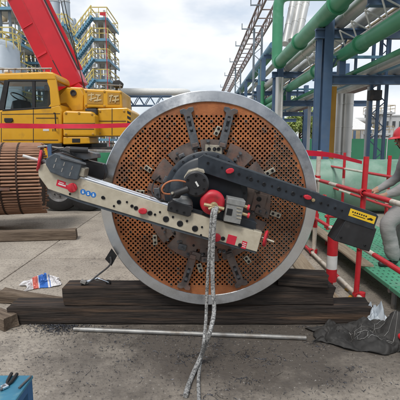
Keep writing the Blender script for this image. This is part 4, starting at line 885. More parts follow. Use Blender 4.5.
for i in range(npk):
    for j in range(4):
        o = inst(pm, 'deck_plank', (dx0+wpl*(i+.5), 2.75+j*2.0+(.35 if i % 2 else 0), DZ-random.uniform(0,.003)), dk)
        bv = o.modifiers.new('bevel', 'BEVEL'); bv.width = .004; bv.segments = 1
for j in range(5):
    for x in (dx0+.08, dx1-.08): MB().cyl((x, 2.0+j*1.8, 0), (x, 2.0+j*1.8, DZ-.044), .025, 10).build('support_tube', 'steelpipe', dk)
    MB().cyl((dx0+.02, 2.0+j*1.8, DZ-.07), (dx1-.02, 2.0+j*1.8, DZ-.07), .024, 10).build('support_tube', 'steelpipe', dk)
pk = timber('plank', (dx0+.02, 4.35, 0), (dx0+.02, 7.6, 0), .17, .028, 'plank', 'pale wooden plank lying along the edge of the green walkway', zbase=DZ-.001, seg=12, jit=.003); pk['category'] = 'plank'
pk = timber('plank', (1.34, 3.95, 0), (1.40, 7.1, 0), .24, .035, 'plank', 'worn wooden plank on the floor between bundle and railing', zbase=0, seg=12, jit=.003); pk['category'] = 'plank'
# mint green horizontal vessel
VX, VR = 4.4, .62
vz = .63; 
vs_ = thing('mint_vessel', (VX, 9.2, 0), 'mint green horizontal cylindrical vessel lying behind the railings', 'vessel')
vd = Vector((1, -.12, 0)).normalized()
v0 = Vector((.7, 9.9, vz))
prof = [(0,-.32),(VR*.4,-.29),(VR*.75,-.20),(VR*.95,-.08),(VR,0),(VR,7.0),(VR*.95,7.08),(VR*.75,7.2),(0,7.3)]
MB().lathe(v0, vd, prof, 56).build('shell', 'mint', vs_, smooth=True)
for t in (.15, 2.4, 4.6, 6.8): MB().lathe(v0+vd*t, vd, [(VR-.01,0),(VR+.012,0),(VR+.012,.05),(VR-.01,.05)], 56).build('girth_band', 'mint', vs_)
for t in (1.2, 5.4):
    q = v0+vd*t; MB().bounds((q.x-.12, q.y-.5, 0), (q.x+.12, q.y+.5, vz-VR*.72)).build('saddle', 'chassis', vs_, bevel=.01)
# ---- worker
wp = atZ(387.5, 264, DZ)
def worker(o0):
    X, Y, Z = o0.x, o0.y, DZ
    P = {}
    KS = .89
    def v(n, x, y, z, r, r2=None): P[n] = (Vector((X+x*KS, Y+y*KS, Z+z*KS)), r*KS, (r2 or r)*KS)
    v('pel', 0.320, .06, .87, .135, .12); v('sp1', 0.350, .06, 1.02, .165, .14); v('sp2', 0.300, .05, 1.18, .18, .15); v('chest', 0.245, .04, 1.32, .165, .135); v('neck0', 0.180, .03, 1.42, .065); v('neck', 0.140, .02, 1.47, .056)
    v('head0', 0.110, .01, 1.535, .078, .075); v('head1', 0.100, .01, 1.60, .088, .08); v('head2', 0.105, .01, 1.66, .07)
    v('hipL', 0.260, -.06, .83, .145); v('kneeL', -.10, -.10, .56, .105); v('calfL', -.035, -.10, .33, .088); v('ankL', .015, -.10, .13, .094); v('heelL', .035, -.10, .045, .048); v('toeL', -.175, -.11, .034, .040)
    v('hipR', 0.350, .16, .82, .11); v('kneeR', .25, .18, .46, .10); v('calfR', .28, .18, .30, .095); v('ankR', .32, .18, .12, .08); v('heelR', .32, .18, .045, .042); v('toeR', .16, .18, .032, .036)
    v('shL', 0.220, -.15, 1.35, .105); v('elL', 0.150, -.24, 1.08, .085); v('foL', 0.030, -.20, 1.0, .076); v('wrL', -.135, -.13, .91, .044); v('haL', -.19, -.11, .885, .036, .026)
    v('shR', 0.250, .22, 1.35, .09); v('elR', 0.210, .30, 1.09, .064); v('wrR', -.06, .27, .94, .042); v('haR', -.12, .26, .92, .036, .026)
    E = [('pel','sp1'),('sp1','sp2'),('sp2','chest'),('chest','neck0'),('neck0','neck'),('neck','head0'),('head0','head1'),('head1','head2'),('pel','hipL'),('hipL','kneeL'),('kneeL','calfL'),('calfL','ankL'),('ankL','heelL'),('heelL','toeL'),
         ('pel','hipR'),('hipR','kneeR'),('kneeR','calfR'),('calfR','ankR'),('ankR','heelR'),('heelR','toeR'),('chest','shL'),('shL','elL'),('elL','foL'),('foL','wrL'),('wrL','haL'),('chest','shR'),('shR','elR'),('elR','wrR'),('wrR','haR')]
    for s_, base in (('L', Vector((-.19,-.11,.885))), ('R', Vector((-.12,.26,.92)))):
        for k in range(4):
            a0 = base+Vector((-.012,-.027+k*.018,-.002)); nm = 'f%s%d' % (s_, k)
            v(nm+'a', a0.x-.025, a0.y, a0.z+.004, .0092); v(nm+'b', a0.x-.048, a0.y, a0.z-.016, .0085); v(nm+'c', a0.x-.05, a0.y, a0.z-.042+.004*(k == 1), .0078)
            E += [('ha'+s_, nm+'a'), (nm+'a', nm+'b'), (nm+'b', nm+'c')]
        v('t'+s_+'a', base.x+.0, base.y-.035, base.z-.015, .011); v('t'+s_+'b', base.x-.022, base.y-.045, base.z-.034, .009); E += [('ha'+s_, 't'+s_+'a'), ('t'+s_+'a', 't'+s_+'b')]
    names = list(P); me = bpy.data.meshes.new('person_body'); me.from_pydata([P[n][0] for n in names], [(names.index(a), names.index(b)) for a, b in E], [])
    o = bpy.data.objects.new('person_tmp', me); COL.objects.link(o)
    o.modifiers.new('skin', 'SKIN'); 
    if not me.skin_vertices: pass
    for i, n in enumerate(names):
        sv = me.skin_vertices[0].data[i]; sv.radius = (P[n][1], P[n][2]); sv.use_root = (n == 'pel')
    ss = o.modifiers.new('sub', 'SUBSURF'); ss.levels = 2; ss.render_levels = 2
    COL.objects.unlink(o); ts = bpy.data.scenes.new('tmp'); ts.collection.objects.link(o); ts.view_layers[0].update(); dg = ts.view_layers[0].depsgraph
    nm = bpy.data.meshes.new_from_object(o.evaluated_get(dg)); bpy.data.scenes.remove(ts); bpy.data.objects.remove(o)
    b = bpy.data.objects.new('body', nm); COL.objects.link(b)
    nm.materials.clear()
    for m_ in ('cover', 'skin', 'shoe'): nm.materials.append(M[m_])
    for vert in nm.vertices:      # cloth wrinkles
        z = (vert.co.z-Z)/KS
        if .12 < z < 1.4: vert.co += vert.normal*(.013*abs(noise.noise(Vector((vert.co.x*8+vert.co.z*9,vert.co.y*8,vert.co.z*15))))+.006*noise.noise(Vector((vert.co.x*16,vert.co.y*16,vert.co.z*34))))
    for f in nm.polygons:
        q = f.center; x, z = (q.x-X)/KS, (q.z-Z)/KS; f.use_smooth = True
        f.material_index = 1 if (z > 1.455 or (x < -.145 and .75 < z < .95 and q.y-Y < .1) or (x < -.075 and .75 < z < 1.0 and q.y-Y > .15)) else (2 if z < .085 else 0)
    root = thing('person', (X+.15, Y, Z), 'person in grey coveralls and red helmet leaning forward on the green walkway', 'person')
    setpar(b, root)
    hc_ = Vector((X+.10*KS, Y+.01, Z+1.62*KS))
    for dy in (-.033, .033):
        MB().lathe(hc_+Vector((-.079, dy, -.02)), (-1,0,0), [(.011,-.004),(.008,.003),(0,.005)], 10).build('eye', 'bolt', root)
    MB().add([hc_+Vector(q) for q in ((-.078,-.012,-.02),(-.078,.012,-.02),(-.108,0,-.052),(-.078,-.016,-.058),(-.078,.016,-.058))], [(0,1,2),(0,2,3),(1,4,2),(2,4,3)]).build('nose', 'skin', root)
    MB().box(hc_+Vector((-.078,0,-.082)), (.012,.042,.009)).build('mouth', 'red', root, bevel=.003)
    for dy in (-.088, .088): MB().lathe(hc_+Vector((.01, dy, -.03)), (0,1 if dy > 0 else -1,0), [(.026,-.01),(.028,.004),(.015,.008),(0,.006)], 12).build('ear', 'skin', root, smooth=True)
    hp = [(.118*math.cos(t), .118*.95*math.sin(t)) for t in [k*PI/2/8 for k in range(9)]]
    hm = MB().lathe(hc_+Vector((.005,0,.015)), (-.18,0,1), [(.112,-.004),(.122,-.004)]+hp, 32).build('helmet', 'helmet', root, smooth=True)
    MB().lathe(hc_+Vector((-.02,0,.015)), (-.22,0,1), [(.10,0),(.142,-.012),(.142,-.006),(.10,.008)], 28).build('helmet_brim', 'helmet', hm, smooth=True)
    MB().tube([hc_+Vector((-.01,-.098,.01)), hc_+Vector((-.03,-.082,-.08)), hc_+Vector((-.035,0,-.125)), hc_+Vector((-.03,.082,-.08)), hc_+Vector((-.01,.098,.01))], .006, 6).build('chin_strap', 'black', hm)
    MB().lathe(Vector((X+.17*KS, Y+.03, Z+1.425*KS)), (-.5,0,1), [(.075,-.02),(.082,.0),(.072,.025),(.066,.02)], 20).build('collar', 'cover', root, smooth=True)
worker(wp)
# ================================================================== PIPE RACK
pr = thing('pipe_rack', (6, 25, 0), 'blue steel pipe rack carrying green and silver pipes', 'pipe rack')
def hcol(x, y, z0, z1, s_=.34, m='bluesteel', name='column', parent=None):
    mb = MB(); t = s_*.12
    mb.bounds((x-s_/2, y-s_/2, z0), (x+s_/2, y-s_/2+t, z1)); mb.bounds((x-s_/2, y+s_/2-t, z0), (x+s_/2, y+s_/2, z1)); mb.bounds((x-t/2, y-s_/2+t*.9, z0), (x+t/2, y+s_/2-t*.9, z1))
    return mb.build(name, m, parent or pr)
def ibeam(a, b, s_=.36, m='bluesteel', name='beam', parent=None):
    a = Vector(a); b = Vector(b); mb = MB(); t = s_*.14
    mb.bar(a+Vector((0,0,s_/2-t/2)), b+Vector((0,0,s_/2-t/2)), s_*.7, t); mb.bar(a-Vector((0,0,s_/2-t/2)), b-Vector((0,0,s_/2-t/2)), s_*.7, t); mb.bar(a, b, t, s_-2*t+.01)
    return mb.build(name, m, parent or pr)
XA, XB = 4.9, 8.9
for i, y in enumerate((7.5, 16, 25.3, 34.5, 44, 54)):
    if i == 0:
        XL = 6.4
    else: XL = XA
    hcol(XL, y, 0, 6.4 if i else 6.0, .34); hcol(XL-.33, y+.05, 0, 5.55, .2, 'bluesteel'); 
    if i: hcol(XB, y, 0, 6.4, .34)
    ibeam((XL+.18, y, 4.05), (XB+1.5, y, 4.05), .34); ibeam((XL-.5 if i else XL, y, 5.75), (XB+1.5, y, 5.75), .36)
ibeam((4.9, 12.4, 5.78), (10.4, 12.4, 5.78), .36); ibeam((5.6, 10.6, 5.4), (10.4, 10.6, 5.4), .3)
# lattice column seen past the first bent
lc = thing('lattice_column', (7.35, 16.8, 0), 'dark blue twin lattice column standing behind the railing beyond the worker', 'column')
for x in (7.0, 7.3, 7.62): MB().bounds((x-.055, 16.75, 0), (x+.055, 16.86, 5.9)).build('leg', 'bluesteel', lc)
for k in range(11):
    z = .2+k*.52; a_, b_ = (7.04, 7.58) if k % 2 else (7.58, 7.04); MB().bar((a_, 16.8, z), (b_, 16.8, z+.5), .035).build('lacing', 'bluesteel', lc)
MB().box((7.1, 16.7, 3.55), (.5,.3,.4)).build('junction_box', 'chassis', lc, bevel=.03)
def pipeline(name, pts, r, m, label, bands=0, group=None, cat='pipe', n=20):
    o = MB().tube(pts, r, n).build(name, m, None, smooth=True); tag(o, label, cat, group)
    if bands:
        p0 = Vector(pts[0]); p1 = Vector(pts[1]); L_ = (p1-p0).length; d = (p1-p0).normalized()
        k = bands
        while k < L_:
            MB().lathe(p0+d*k, d, [(r-.01,0),(r+.012,0),(r+.012,.06),(r-.01,.06)], n).build('cladding_band', m, o); k += bands
    return o
def elbow(p0, c_, p1, rad, n=7):
    p0, c_, p1 = Vector(p0), Vector(c_), Vector(p1); a = c_+(p0-c_).normalized()*rad; b = c_+(p1-c_).normalized()*rad; r_ = []
    for k in range(n+1):
        t = k/n; r_.append(a*(1-t)**2+c_*2*t*(1-t)+b*t*t)
    return r_
# big green pipe: comes overhead, runs away, turns up and over
z1 = 6.28; x1 = 4.62; ye = 25.0
pts = [Vector((x1, 3, z1))]+elbow((x1,3,z1), (x1,ye,z1), (x1,ye,11), .6)+elbow((x1,ye,z1), (x1,ye,10.25), (9,ye,10.25), .7)+[Vector((10,ye,10.25))]
pipeline('green_pipe', pts, .315, 'greensteel', 'big green pipe along the rack edge that turns up and over')
pipeline('green_pipe', [(5.45,3,4.95),(5.45,60,4.95)], .235, 'greensteel', 'slimmer green pipe on low pedestals running along the middle of the rack')
for y in (16, 25.3, 34.5): MB().bounds((5.33, y-.15, 4.22), (5.57, y+.15, 4.75)).build('pipe_pedestal', 'bluesteel', pr)
pipeline('green_pipe', [(4.95+.35,26,4.42),(5.3,60,4.42)], .2, 'greensteel', 'low green pipe resting on the lower beams at the far bents')
pipeline('silver_pipe', [(5.35,3,6.18),(5.35,60,6.18)], .25, 'silver', 'silver clad pipe on the top tier next to the big green pipe', 2.0)
pipeline('silver_pipe', [(6.1,3,6.15),(6.1,60,6.15)], .22, 'silver', 'silver clad pipe in the middle of the top tier', 2.0)
pipeline('silver_pipe', [(7.6,3,4.42),(7.6,60,4.42)], .2, 'silver', 'silver clad pipe on the lower tier beside the lattice column', 2.0)
pipeline('green_pipe', [(7.2,3,6.2),(7.2,60,6.2)], .27, 'greensteel', 'green pipe on the top tier behind the silver ones')
pipeline('silver_pipe', [(6.55,3,4.36),(6.55,60,4.36)], .14, 'silver', 'thin silver clad pipe on the lower tier', 2.0)
# cable tray and zigzag hangers
ct_ = thing('cable_tray', (5.9, 12, 5.0), 'grey ladder cable tray hung below the top tier', 'cable tray')
for x in (5.85, 6.15): MB().bounds((x-.015, 5, 5.32), (x+.015, 50, 5.42)).build('side_rail', 'steelpipe', ct_)
for k in range(60): MB().bounds((5.86, 5+k*.75, 5.33), (6.14, 5.05+k*.75, 5.36)).build('rung', 'steelpipe', ct_)
for k in range(11):
    y = 8.6+k*1.15; MB().bar((5.15, y, 5.75), (5.5, y+.25, 5.17), .04).build('hanger', 'white', ct_); MB().bar((5.15, y, 5.75), (5.95, y+.1, 5.42), .04).build('hanger', 'white', ct_); MB().bar((5.5, y+.25, 5.17), (5.95, y+.6, 5.42), .04).build('hanger', 'white', ct_)
for nm, x, z, r, m_, lb9 in (('small_pipe', 5.85, 5.50, .05, 'white', 'thin white pipe slung under the top tier beams'), ('small_pipe', 6.9, 4.34, .08, 'bluelight', 'thin light blue pipe on the lower tier'), ('small_pipe', 8.3, 4.40, .13, 'rusttruss', 'brownish pipe on the lower tier near the outer columns'),
                           ('small_pipe', 6.62, 6.08, .10, 'beige', 'beige pipe on the top tier between silver and green pipes'), ('small_pipe', 5.95, 4.33, .09, 'greensteel', 'thin green pipe on the lower tier beside the slimmer green pipe')):
    pipeline(nm, [(x, 3, z), (x, 60, z)], r, m_, lb9, n=12)
for x, z, r, nm in ((x1, z1, .315, 'a'), (5.45, 4.95, .235, 'b')):
    for y in (9.5, 14.2, 19.4, 24.0 if nm == 'a' else 29.0):
        fo = MB().lathe((x, y, z), (0,1,0), [(r-.01,-.06),(r+.07,-.06),(r+.07,-.008),(r+.05,-.008),(r+.05,.008),(r+.07,.008),(r+.07,.06),(r-.01,.06)], 28).build('pipe_flange', 'greensteel', pr, smooth=True)
for i_, y in enumerate((16, 25.3, 34.5)):
    for x in (6.0, 7.2):
        MB().bar((x, y, 4.2), (x, y, 5.6), .09).build('hanger_post', 'bluesteel', pr)
    MB().bar((4.9, y, 4.9), (8.9, y, 4.9), .10).build('tie_bar', 'bluelight', pr)
    MB().bar((4.95, y, 4.25), (5.6, y, 5.55), .07).build('knee_brace', 'bluesteel', pr)
for px, Yd, r, z0_, z1_, m_ in ((277.5, 24.6, .17, 0, 5.5, 'silver'), (281, 24.6, .09, 0, 5.5, 'white'), (262, 33, .16, 0, 8, 'greensteel'), (258.5, 36, .12, 0, 8, 'bluelight'), (309, 26, .1, 0, 4, 'pale'), (367, 17.5, .06, 0, 4, 'pale')):
    xx = atY(px, 120, Yd).x; rp_ = MB().cyl((xx, Yd, z0_), (xx, Yd, z1_), r, 14).build('riser_pipe', m_, None, smooth=True)
    tag(rp_, {277.5: 'silver riser pipe against the blue column below the green elbow', 281: 'thin white riser pipe next to the silver riser', 262: 'green riser pipe beside the lattice mast', 258.5: 'light blue riser pipe behind the lattice mast', 309: 'pale riser pipe in front of the trees', 367: 'thin pale riser beside the twin lattice column'}[px], 'pipe')
# inclined silver pipes
for k, wh in enumerate(('next to the upright green pipe', 'between its two neighbours', 'farthest from the upright green pipe')):
    a = atY(285+k*6.5, 44-k*3, 27); b = atY(291+k*6.5+4, -6, 29)
    pipeline('inclined_duct', [a, b], .24, 'silver', 'inclined silver duct above the rack, '+wh, 1.5, 'inclined silver ducts')
MB_ = MB().bounds(atY(277,42,27.5)-Vector((.0,.1,0)), atY(283.5,17,27.5)+Vector((0,.2,0))).build('blue_panel_box', 'bluesteel', pr)
# vertical silver duct and ochre column
dd = thing('vertical_duct', (atY(341,150,20).x, 20, 0), 'tall silver clad twin vertical duct behind the blue rack column', 'duct')
for px, r in ((336.5, .23), (345.5, .27)):
    x = atY(px, 150, 20).x; MB().cyl((x, 20, 0), (x, 20, 4.0), r, 24).build('duct_shell', 'silver', dd, smooth=True)
    for z in (1.2, 2.4, 3.5): MB().lathe((x,20,z), (0,0,1), [(r-.01,0),(r+.012,0),(r+.012,.05),(r-.01,.05)], 24).build('band', 'silver', dd)
oc = thing('ochre_column', (atY(330.3,150,19).x, 19, 0), 'ochre yellow steel column between blue column and silver duct', 'column')
x = atY(330.3, 150, 19).x; hcol(x, 19, 0, 4.2, .26, 'ylw_col', 'shaft', oc); MB().bounds((x-.22,18.78,0),(x+.22,19.22,.03)).build('base_plate', 'ylw_col', oc)
# upper lattice bridge with outrigger arms
lb_ = thing('lattice_bridge', (4.5, 45, 11), 'red oxide lattice bridge high beside the rack with outrigger arms', 'truss bridge')
X0, ZT, ZB = 4.35, 11.9, 11.0
for x in (X0, X0+1.2):
    for z in (ZT, ZB): MB().bounds((x-.06, 24, z-.06), (x+.06, 90, z+.06)).build('chord', 'rusttruss', lb_)
for k in range(33):
    y = 24+k*2
    for x in (X0, X0+1.2):
        MB().bar((x, y, ZB), (x, y+(1 if k % 2 else 1), ZT), .07).build('lacing', 'rusttruss', lb_); MB().bar((x, y+1, ZT), (x, y+2, ZB), .07).build('lacing', 'rusttruss', lb_)
    MB().bar((X0, y, ZB), (X0+1.2, y, ZB), .07).build('cross_bar', 'rusttruss', lb_)
for y in (30, 36, 42, 50, 60, 72):
    MB().bar((X0, y, ZB+.3), (X0-.75, y, ZB+.3), .08).build('outrigger_arm', 'greylattice', lb_); MB().bar((X0-.75, y, ZB+.25), (X0-.75, y, ZB+.75), .07).build('outrigger_tip', 'greylattice', lb_)
for y in (34.5, 52, 75, 88):
    lt_ = thing('lattice_mast', (X0+.4, y, 0), 'grey lattice mast carrying the high lattice bridge, %s' % {34.5:'nearest the rack elbow',52:'second one along',75:'third one along',88:'at the far end'}[y], 'mast')
    for x in (X0+.1, X0+.75): MB().bounds((x-.08, y-.08, 0), (x+.08, y+.08, ZB-.06)).build('leg', 'greylattice', lt_)
    for k in range(18):
        z = .2+k*.58; a_, b_ = (X0+.1, X0+.75) if k % 2 else (X0+.75, X0+.1); MB().bar((a_, y, z), (b_, y, z+.56), .05).build('lacing', 'greylattice', lt_)
# far pipes between mast and green pipe
for k, (x, z, r, m_) in enumerate(((5.2, 8.6, .22, 'bluelight'), (5.9, 8.9, .3, 'greensteel'), (6.8, 8.7, .25, 'silver'))):
    pipeline('far_pipe', [(x, 30, z), (x, 95, z)], r, m_, ('thin blue', 'green', 'silver')[k]+' far pipe on the upper tier behind the lattice mast')
for y in (32, 44, 56, 70, 85):
    ibeam((4.9, y, 8.2), (8.9, y, 8.2), .3); hcol(4.9, y, 0 if y > 54 else 6.4, 8.1, .3); hcol(8.9, y, 0 if y > 54 else 6.4, 8.1, .3)
# ---- green sheet fence
fn = thing('green_fence', (18, 40, 0), 'long green sheet fence closing off the yard on the rack side', 'fence')
fpm = MB().bounds((-.99,-.02,.04), (.99,.02,2.05)).mesh('fence_panel'); fpm.materials.append(M['fence'])
fpo = MB().bounds((-.04,-.05,0), (.04,.0,2.15)).mesh('fence_post'); fpo.materials.append(M['pale'])
for k in range(22):
    inst(fpm, 'fence_panel', (7.5+k*2, 40, 0), fn); inst(fpo, 'fence_post', (6.5+k*2, 39.97, 0), fn)
# ---- trees behind the fence
leafm = [mat('leaf_light', (.42,.48,.15), (.30,.38,.10), rough=.6, scale=.8), mat('leaf_mid', (.26,.35,.09), (.18,.27,.06), rough=.6, scale=.8)]
def tree(x, y, h, rx, seed, label):
    rnd = random.Random(seed); t = thing('broadleaf_tree', (x, y, 0), label, 'tree', 'trees behind the green fence')
    tr_ = MB().tube([(x,y,0),(x+.1,y,h*.3),(x-.05,y,h*.6)], [.22,.16,.08], 8)
    for k in range(5):
        a_ = rnd.uniform(0, 6.3); tr_.tube([(x+.05,y,h*(.3+.05*k)), (x+math.cos(a_)*rx*.6, y+math.sin(a_)*rx*.6, h*(.55+.07*k))], [.09,.03], 6)
    tr_.build('trunk', 'bark', t)
    cl = [(x+rnd.gauss(0,rx*.42), y+rnd.gauss(0,rx*.42), h*.62+rnd.gauss(0,h*.15), rnd.uniform(.5,.95)*rx*.42) for _ in range(16)]
    mbs = [MB(), MB()]
    for (cx_, cy_, cz_, cr_2) in cl:
        for _ in range(230):
            d = Vector((rnd.gauss(0,1), rnd.gauss(0,1), rnd.gauss(0,1))).normalized()*cr_2*rnd.uniform(.55,1.08); p = Vector((cx_,cy_,cz_))+d
            a1 = Vector((rnd.uniform(-1,1), rnd.uniform(-1,1), rnd.uniform(-1,1))).normalized()*rnd.uniform(.10,.2); a2 = a1.orthogonal().normalized()*rnd.uniform(.06,.12)
            mbs[rnd.random() < .4].add([p-a1, p+a2, p+a1, p-a2], [(0,1,2,3)])
    for k in (0, 1):
        o = raw(mbs[k], 'crown', 'leaf', t); o.data.materials.clear(); o.data.materials.append(leafm[k])
q = [(286,'slim pale green tree beside the blue bent column'),(299,'bushiest pale green tree behind the fence between the rack columns'),(312,'pale green tree just left of the thick blue rack column'),(276,'low green tree partly hidden by the tube sheet rim')]
for k, (px, lb2) in enumerate(q):
    y = 52+k*2; tree(atY(px,140,y).x, y, (6.6,7.0,6.6,5.6)[k], (2.5,2.7,2.4,2.2)[k], k+1, lb2.replace('just left of','next to'))
# ================================================================== PROCESS TOWERS (left background)
def tower(name, label, px0, px1, Y, dep, ztop, levels, colm='pale', deckm='bluelight', stairs=True, rail='ylw_rail', up=1):
    x0 = atY(px0, 100, Y).x; x1 = atY(px1, 100, Y).x; W = x1-x0
    t = thing(name, ((x0+x1)/2, Y+dep/2, 0), label, 'process tower')
    nx = 4
    for i in range(nx):
        for y in (Y, Y+dep):
            x = x0+W*i/(nx-1); MB().bounds((x-.10, y-.10, 0), (x+.10, y+.10, ztop+random.uniform(0,1.2))).build('column', colm, t)
    zs = [ztop*(k+1)/levels for k in range(levels)]; prev = 0
    px_a, px_b = (x0+W*.45, x1+.4) if up > 0 else (x0-.4, x0+W*.55)
    if not stairs: px_a, px_b = x0-.3, x1+.3
    for k, z in enumerate(zs):
        MB().bounds((px_a, Y-.5, z-.10), (px_b, Y+dep+.2, z)).build('platform', 'pale', t)
        MB().bounds((px_a-.05, Y-.64, z-.24), (px_b+.05, Y-.5, z+.02)).build('edge_beam', deckm, t); MB().bounds((px_b, Y-.5, z-.24), (px_b+.1, Y+dep+.2, z+.02)).build('edge_beam', deckm, t)
        MB().bounds((x0, Y-.06, z-.2), (x1, Y+.06, z-.02)).build('floor_beam', colm, t)
        r = MB()
        for y in (Y-.55, Y+dep+.15):
            r.bar((px_a, y, z+1.05), (px_b, y, z+1.05), .09); r.bar((px_a, y, z+.55), (px_b, y, z+.55), .06)
            m_ = max(2, int((px_b-px_a)/.7))
            for q in range(m_+1): r.bar((px_a+(px_b-px_a)*q/m_, y, z), (px_a+(px_b-px_a)*q/m_, y, z+1.05), .06)
        for x in (px_a, px_b):
            r.bar((x, Y-.55, z+1.05), (x, Y+dep+.15, z+1.05), .09); r.bar((x, Y-.55, z+.55), (x, Y+dep+.15, z+.55), .06)
        r.build('handrail', rail, t)
        MB().bar((x0, Y, prev), (x0+W/3, Y, z-.16), .08).build('brace', colm, t); MB().bar((x1, Y+dep, prev), (x0+W*.66, Y+dep, z-.16), .08).build('brace', colm, t)
        if stairs:
            a = Vector((x0-.4, Y-1.3, prev)) if up > 0 else Vector((x1+.4, Y-1.3, prev)); b = Vector((px_a+.3, Y-1.3, z)) if up > 0 else Vector((px_b-.3, Y-1.3, z))
            MB().bar(a, b, .06, .24).build('stair_stringer', deckm, t); MB().bar(a+Vector((0,.8,0)), b+Vector((0,.8,0)), .06, .24).build('stair_stringer', deckm, t)
            n_ = 11; tm_ = MB()
            for q in range(n_): tm_.box(a.lerp(b, (q+.5)/n_)+Vector((0,.4,0)), (.26,.78,.04))
            tm_.build('stair_treads', deckm, t)
            h_ = MB().bar(a+Vector((0,0,1)), b+Vector((0,0,1)), .10, .10).bar(a+Vector((0,0,.5)), b+Vector((0,0,.5)), .07, .07)
            for q in range(7): p = a.lerp(b, q/6); h_.bar(p, p+Vector((0,0,1)), .06)
            h_.build('stair_handrail', rail, t)
        for q in range(4):
            x = x0+W*(.12+.25*q)+random.uniform(-.2,.2); hgt = random.uniform(.6, 1.7); m_ = random.choice(('silver','pale','beige','bluesilver','ylw_rail'))
            if random.random() < .7: MB().lathe((x, Y+dep*random.uniform(.3,.8), z), (0,0,1), [(0,0),(.25,0),(.3,.15),(.3,hgt-.15),(.2,hgt),(0,hgt)], 14).build('drum', m_, t, smooth=True)
            MB().cyl((x+.35, Y+dep*.4, prev), (x+.35, Y+dep*.4, z), random.uniform(.05,.1), 8).build('riser_pipe', random.choice(('silver','pale','beige','ylw_rail')), t, smooth=True)
        yp = Y+random.uniform(.2,.8)*dep; MB().cyl((x0-.6, yp, z-.5), (x1+.3, yp, z-.5), random.uniform(.06,.12), 8).build('cross_pipe', random.choice(('silver','pale','rusttruss')), t, smooth=True)
        prev = z
    return t
tower('stair_tower', 'pale open steel tower with blue zigzag stairs and yellow handrails behind crane', 85, 107, 45, 5, 14.7, 7, 'pale')
tower('process_tower', 'wider pale process structure with blue decks right behind the red boom', 60, 81, 49, 6, 15.2, 6, 'pale', stairs=True, up=-1)
tower('process_tower', 'process structure with blue decks at the cab side of the boom', -12, 15, 40, 6, 17.0, 6, 'greylattice')
tower('process_tower', 'grey process structure seen beneath the boom above the cab', 18, 44, 46, 6, 13.0, 5, 'greylattice')
for k, (px, r, lb3) in enumerate(((56.5, .72, 'thicker tall silver column vessel rising behind the red boom'), (68, .50, 'thinner tall silver column vessel rising behind the red boom'))):
    x = atY(px, 50, 56).x; t = thing('column_vessel', (x, 56, 0), lb3, 'column vessel')
    MB().lathe((x,56,0), (0,0,1), [(0,0),(r,0),(r,26),(r*.7,26.6),(0,26.8)], 28).build('shell', 'bluesilver', t, smooth=True)
    for z in (4, 8, 12, 16, 20, 24): MB().lathe((x,56,z), (0,0,1), [(r,0),(r+.05,0),(r+.05,.12),(r,.12)], 28).build('ring', 'silver', t)
x = atY(3, 60, 34).x; t = thing('storage_tank', (x, 34, 0), 'squat silver tank behind the crane cab roof', 'tank')
MB().lathe((x,34,0), (0,0,1), [(0,0),(1.3,0),(1.3,9.2),(.9,9.7),(0,10)], 36).build('shell', 'bluesilver', t, smooth=True)
for z in (1.5, 3, 4.5, 6, 7.5): MB().lathe((x,34,z), (0,0,1), [(1.3,0),(1.32,0),(1.32,.06),(1.3,.06)], 36).build('seam_band', 'silver', t)
MB().lathe((x,34,9.3), (0,0,1), [(1.35,.9),(1.38,.9),(1.38,1.0),(1.35,1.0)], 36).lathe((x,34,9.3), (0,0,1), [(1.35,.4),(1.38,.4),(1.38,.47),(1.35,.47)], 36).build('handrail', 'ylw_rail', t)
for k in range(14):
    a_ = 2*PI*k/14; MB().cyl((x+1.36*math.cos(a_), 34+1.36*math.sin(a_), 9.1), (x+1.36*math.cos(a_), 34+1.36*math.sin(a_), 10.3), .03, 6).build('rail_post', 'ylw_rail', t)
# red warning mast on the stair tower
x = atY(107.5, 80, 44).x; t = thing('flag_mast', (x, 44, 0), 'thin mast with a small red flag beside the stair tower', 'mast')
zt2 = atY(107, 12, 44).z; MB().cyl((x,44,0), (x,44,zt2), .04, 8).build('pole', 'rail_red', t); MB().add([(x,44,zt2),(x,44,zt2-.4),(x-.6,44.05,zt2-.3),(x-.6,44.05,zt2-.02)], [(0,1,2,3)]).build('flag', 'rail_red', t)
# ---- white pipe on blue truss bridge
Y = 52; zc = atY(150, 91.6, Y).z; xa = atY(80, 91, Y).x; xb = atY(187, 91, Y).x
pts = [Vector((xa, Y, zc))]+elbow((xa,Y,zc), (xb,Y,zc-.05), (xb+1,Y+30,zc-.05), 1.2)+[Vector((xb+1, Y+30, zc-.05))]
pipeline('white_pipe', pts, .45, 'white', 'thick white horizontal pipe carried over the blue truss bridge')
tb = thing('truss_bridge', (atY(130,100,Y).x, Y, 0), 'blue steel truss bridge under the thick white pipe', 'truss bridge')
za, zb2 = zc-.52, zc-1.75; x0 = atY(84,100,Y).x; x1_ = atY(172,100,Y).x
for y in (Y-.5, Y+.5):
    for z in (za-.08, zb2): MB().bounds((x0,y-.07,z-.07), (x1_,y+.07,z+.07)).build('chord', 'bluesteel', tb)
    nn_ = 8
    for k in range(nn_):
        a_ = x0+(x1_-x0)*k/nn_; b_ = x0+(x1_-x0)*(k+1)/nn_; m_ = (a_+b_)/2
        MB().bar((a_,y,za-.1), (m_,y,zb2), .09).build('diagonal', 'bluesteel', tb); MB().bar((m_,y,zb2), (b_,y,za-.1), .09).build('diagonal', 'bluesteel', tb)
for x in (x0+.3, x0+(x1_-x0)*.52, x1_-.2):
    for y in (Y-.5, Y+.5): MB().bounds((x-.12,y-.12,0), (x+.12,y+.12,zb2)).build('pier', 'bluesteel', tb)
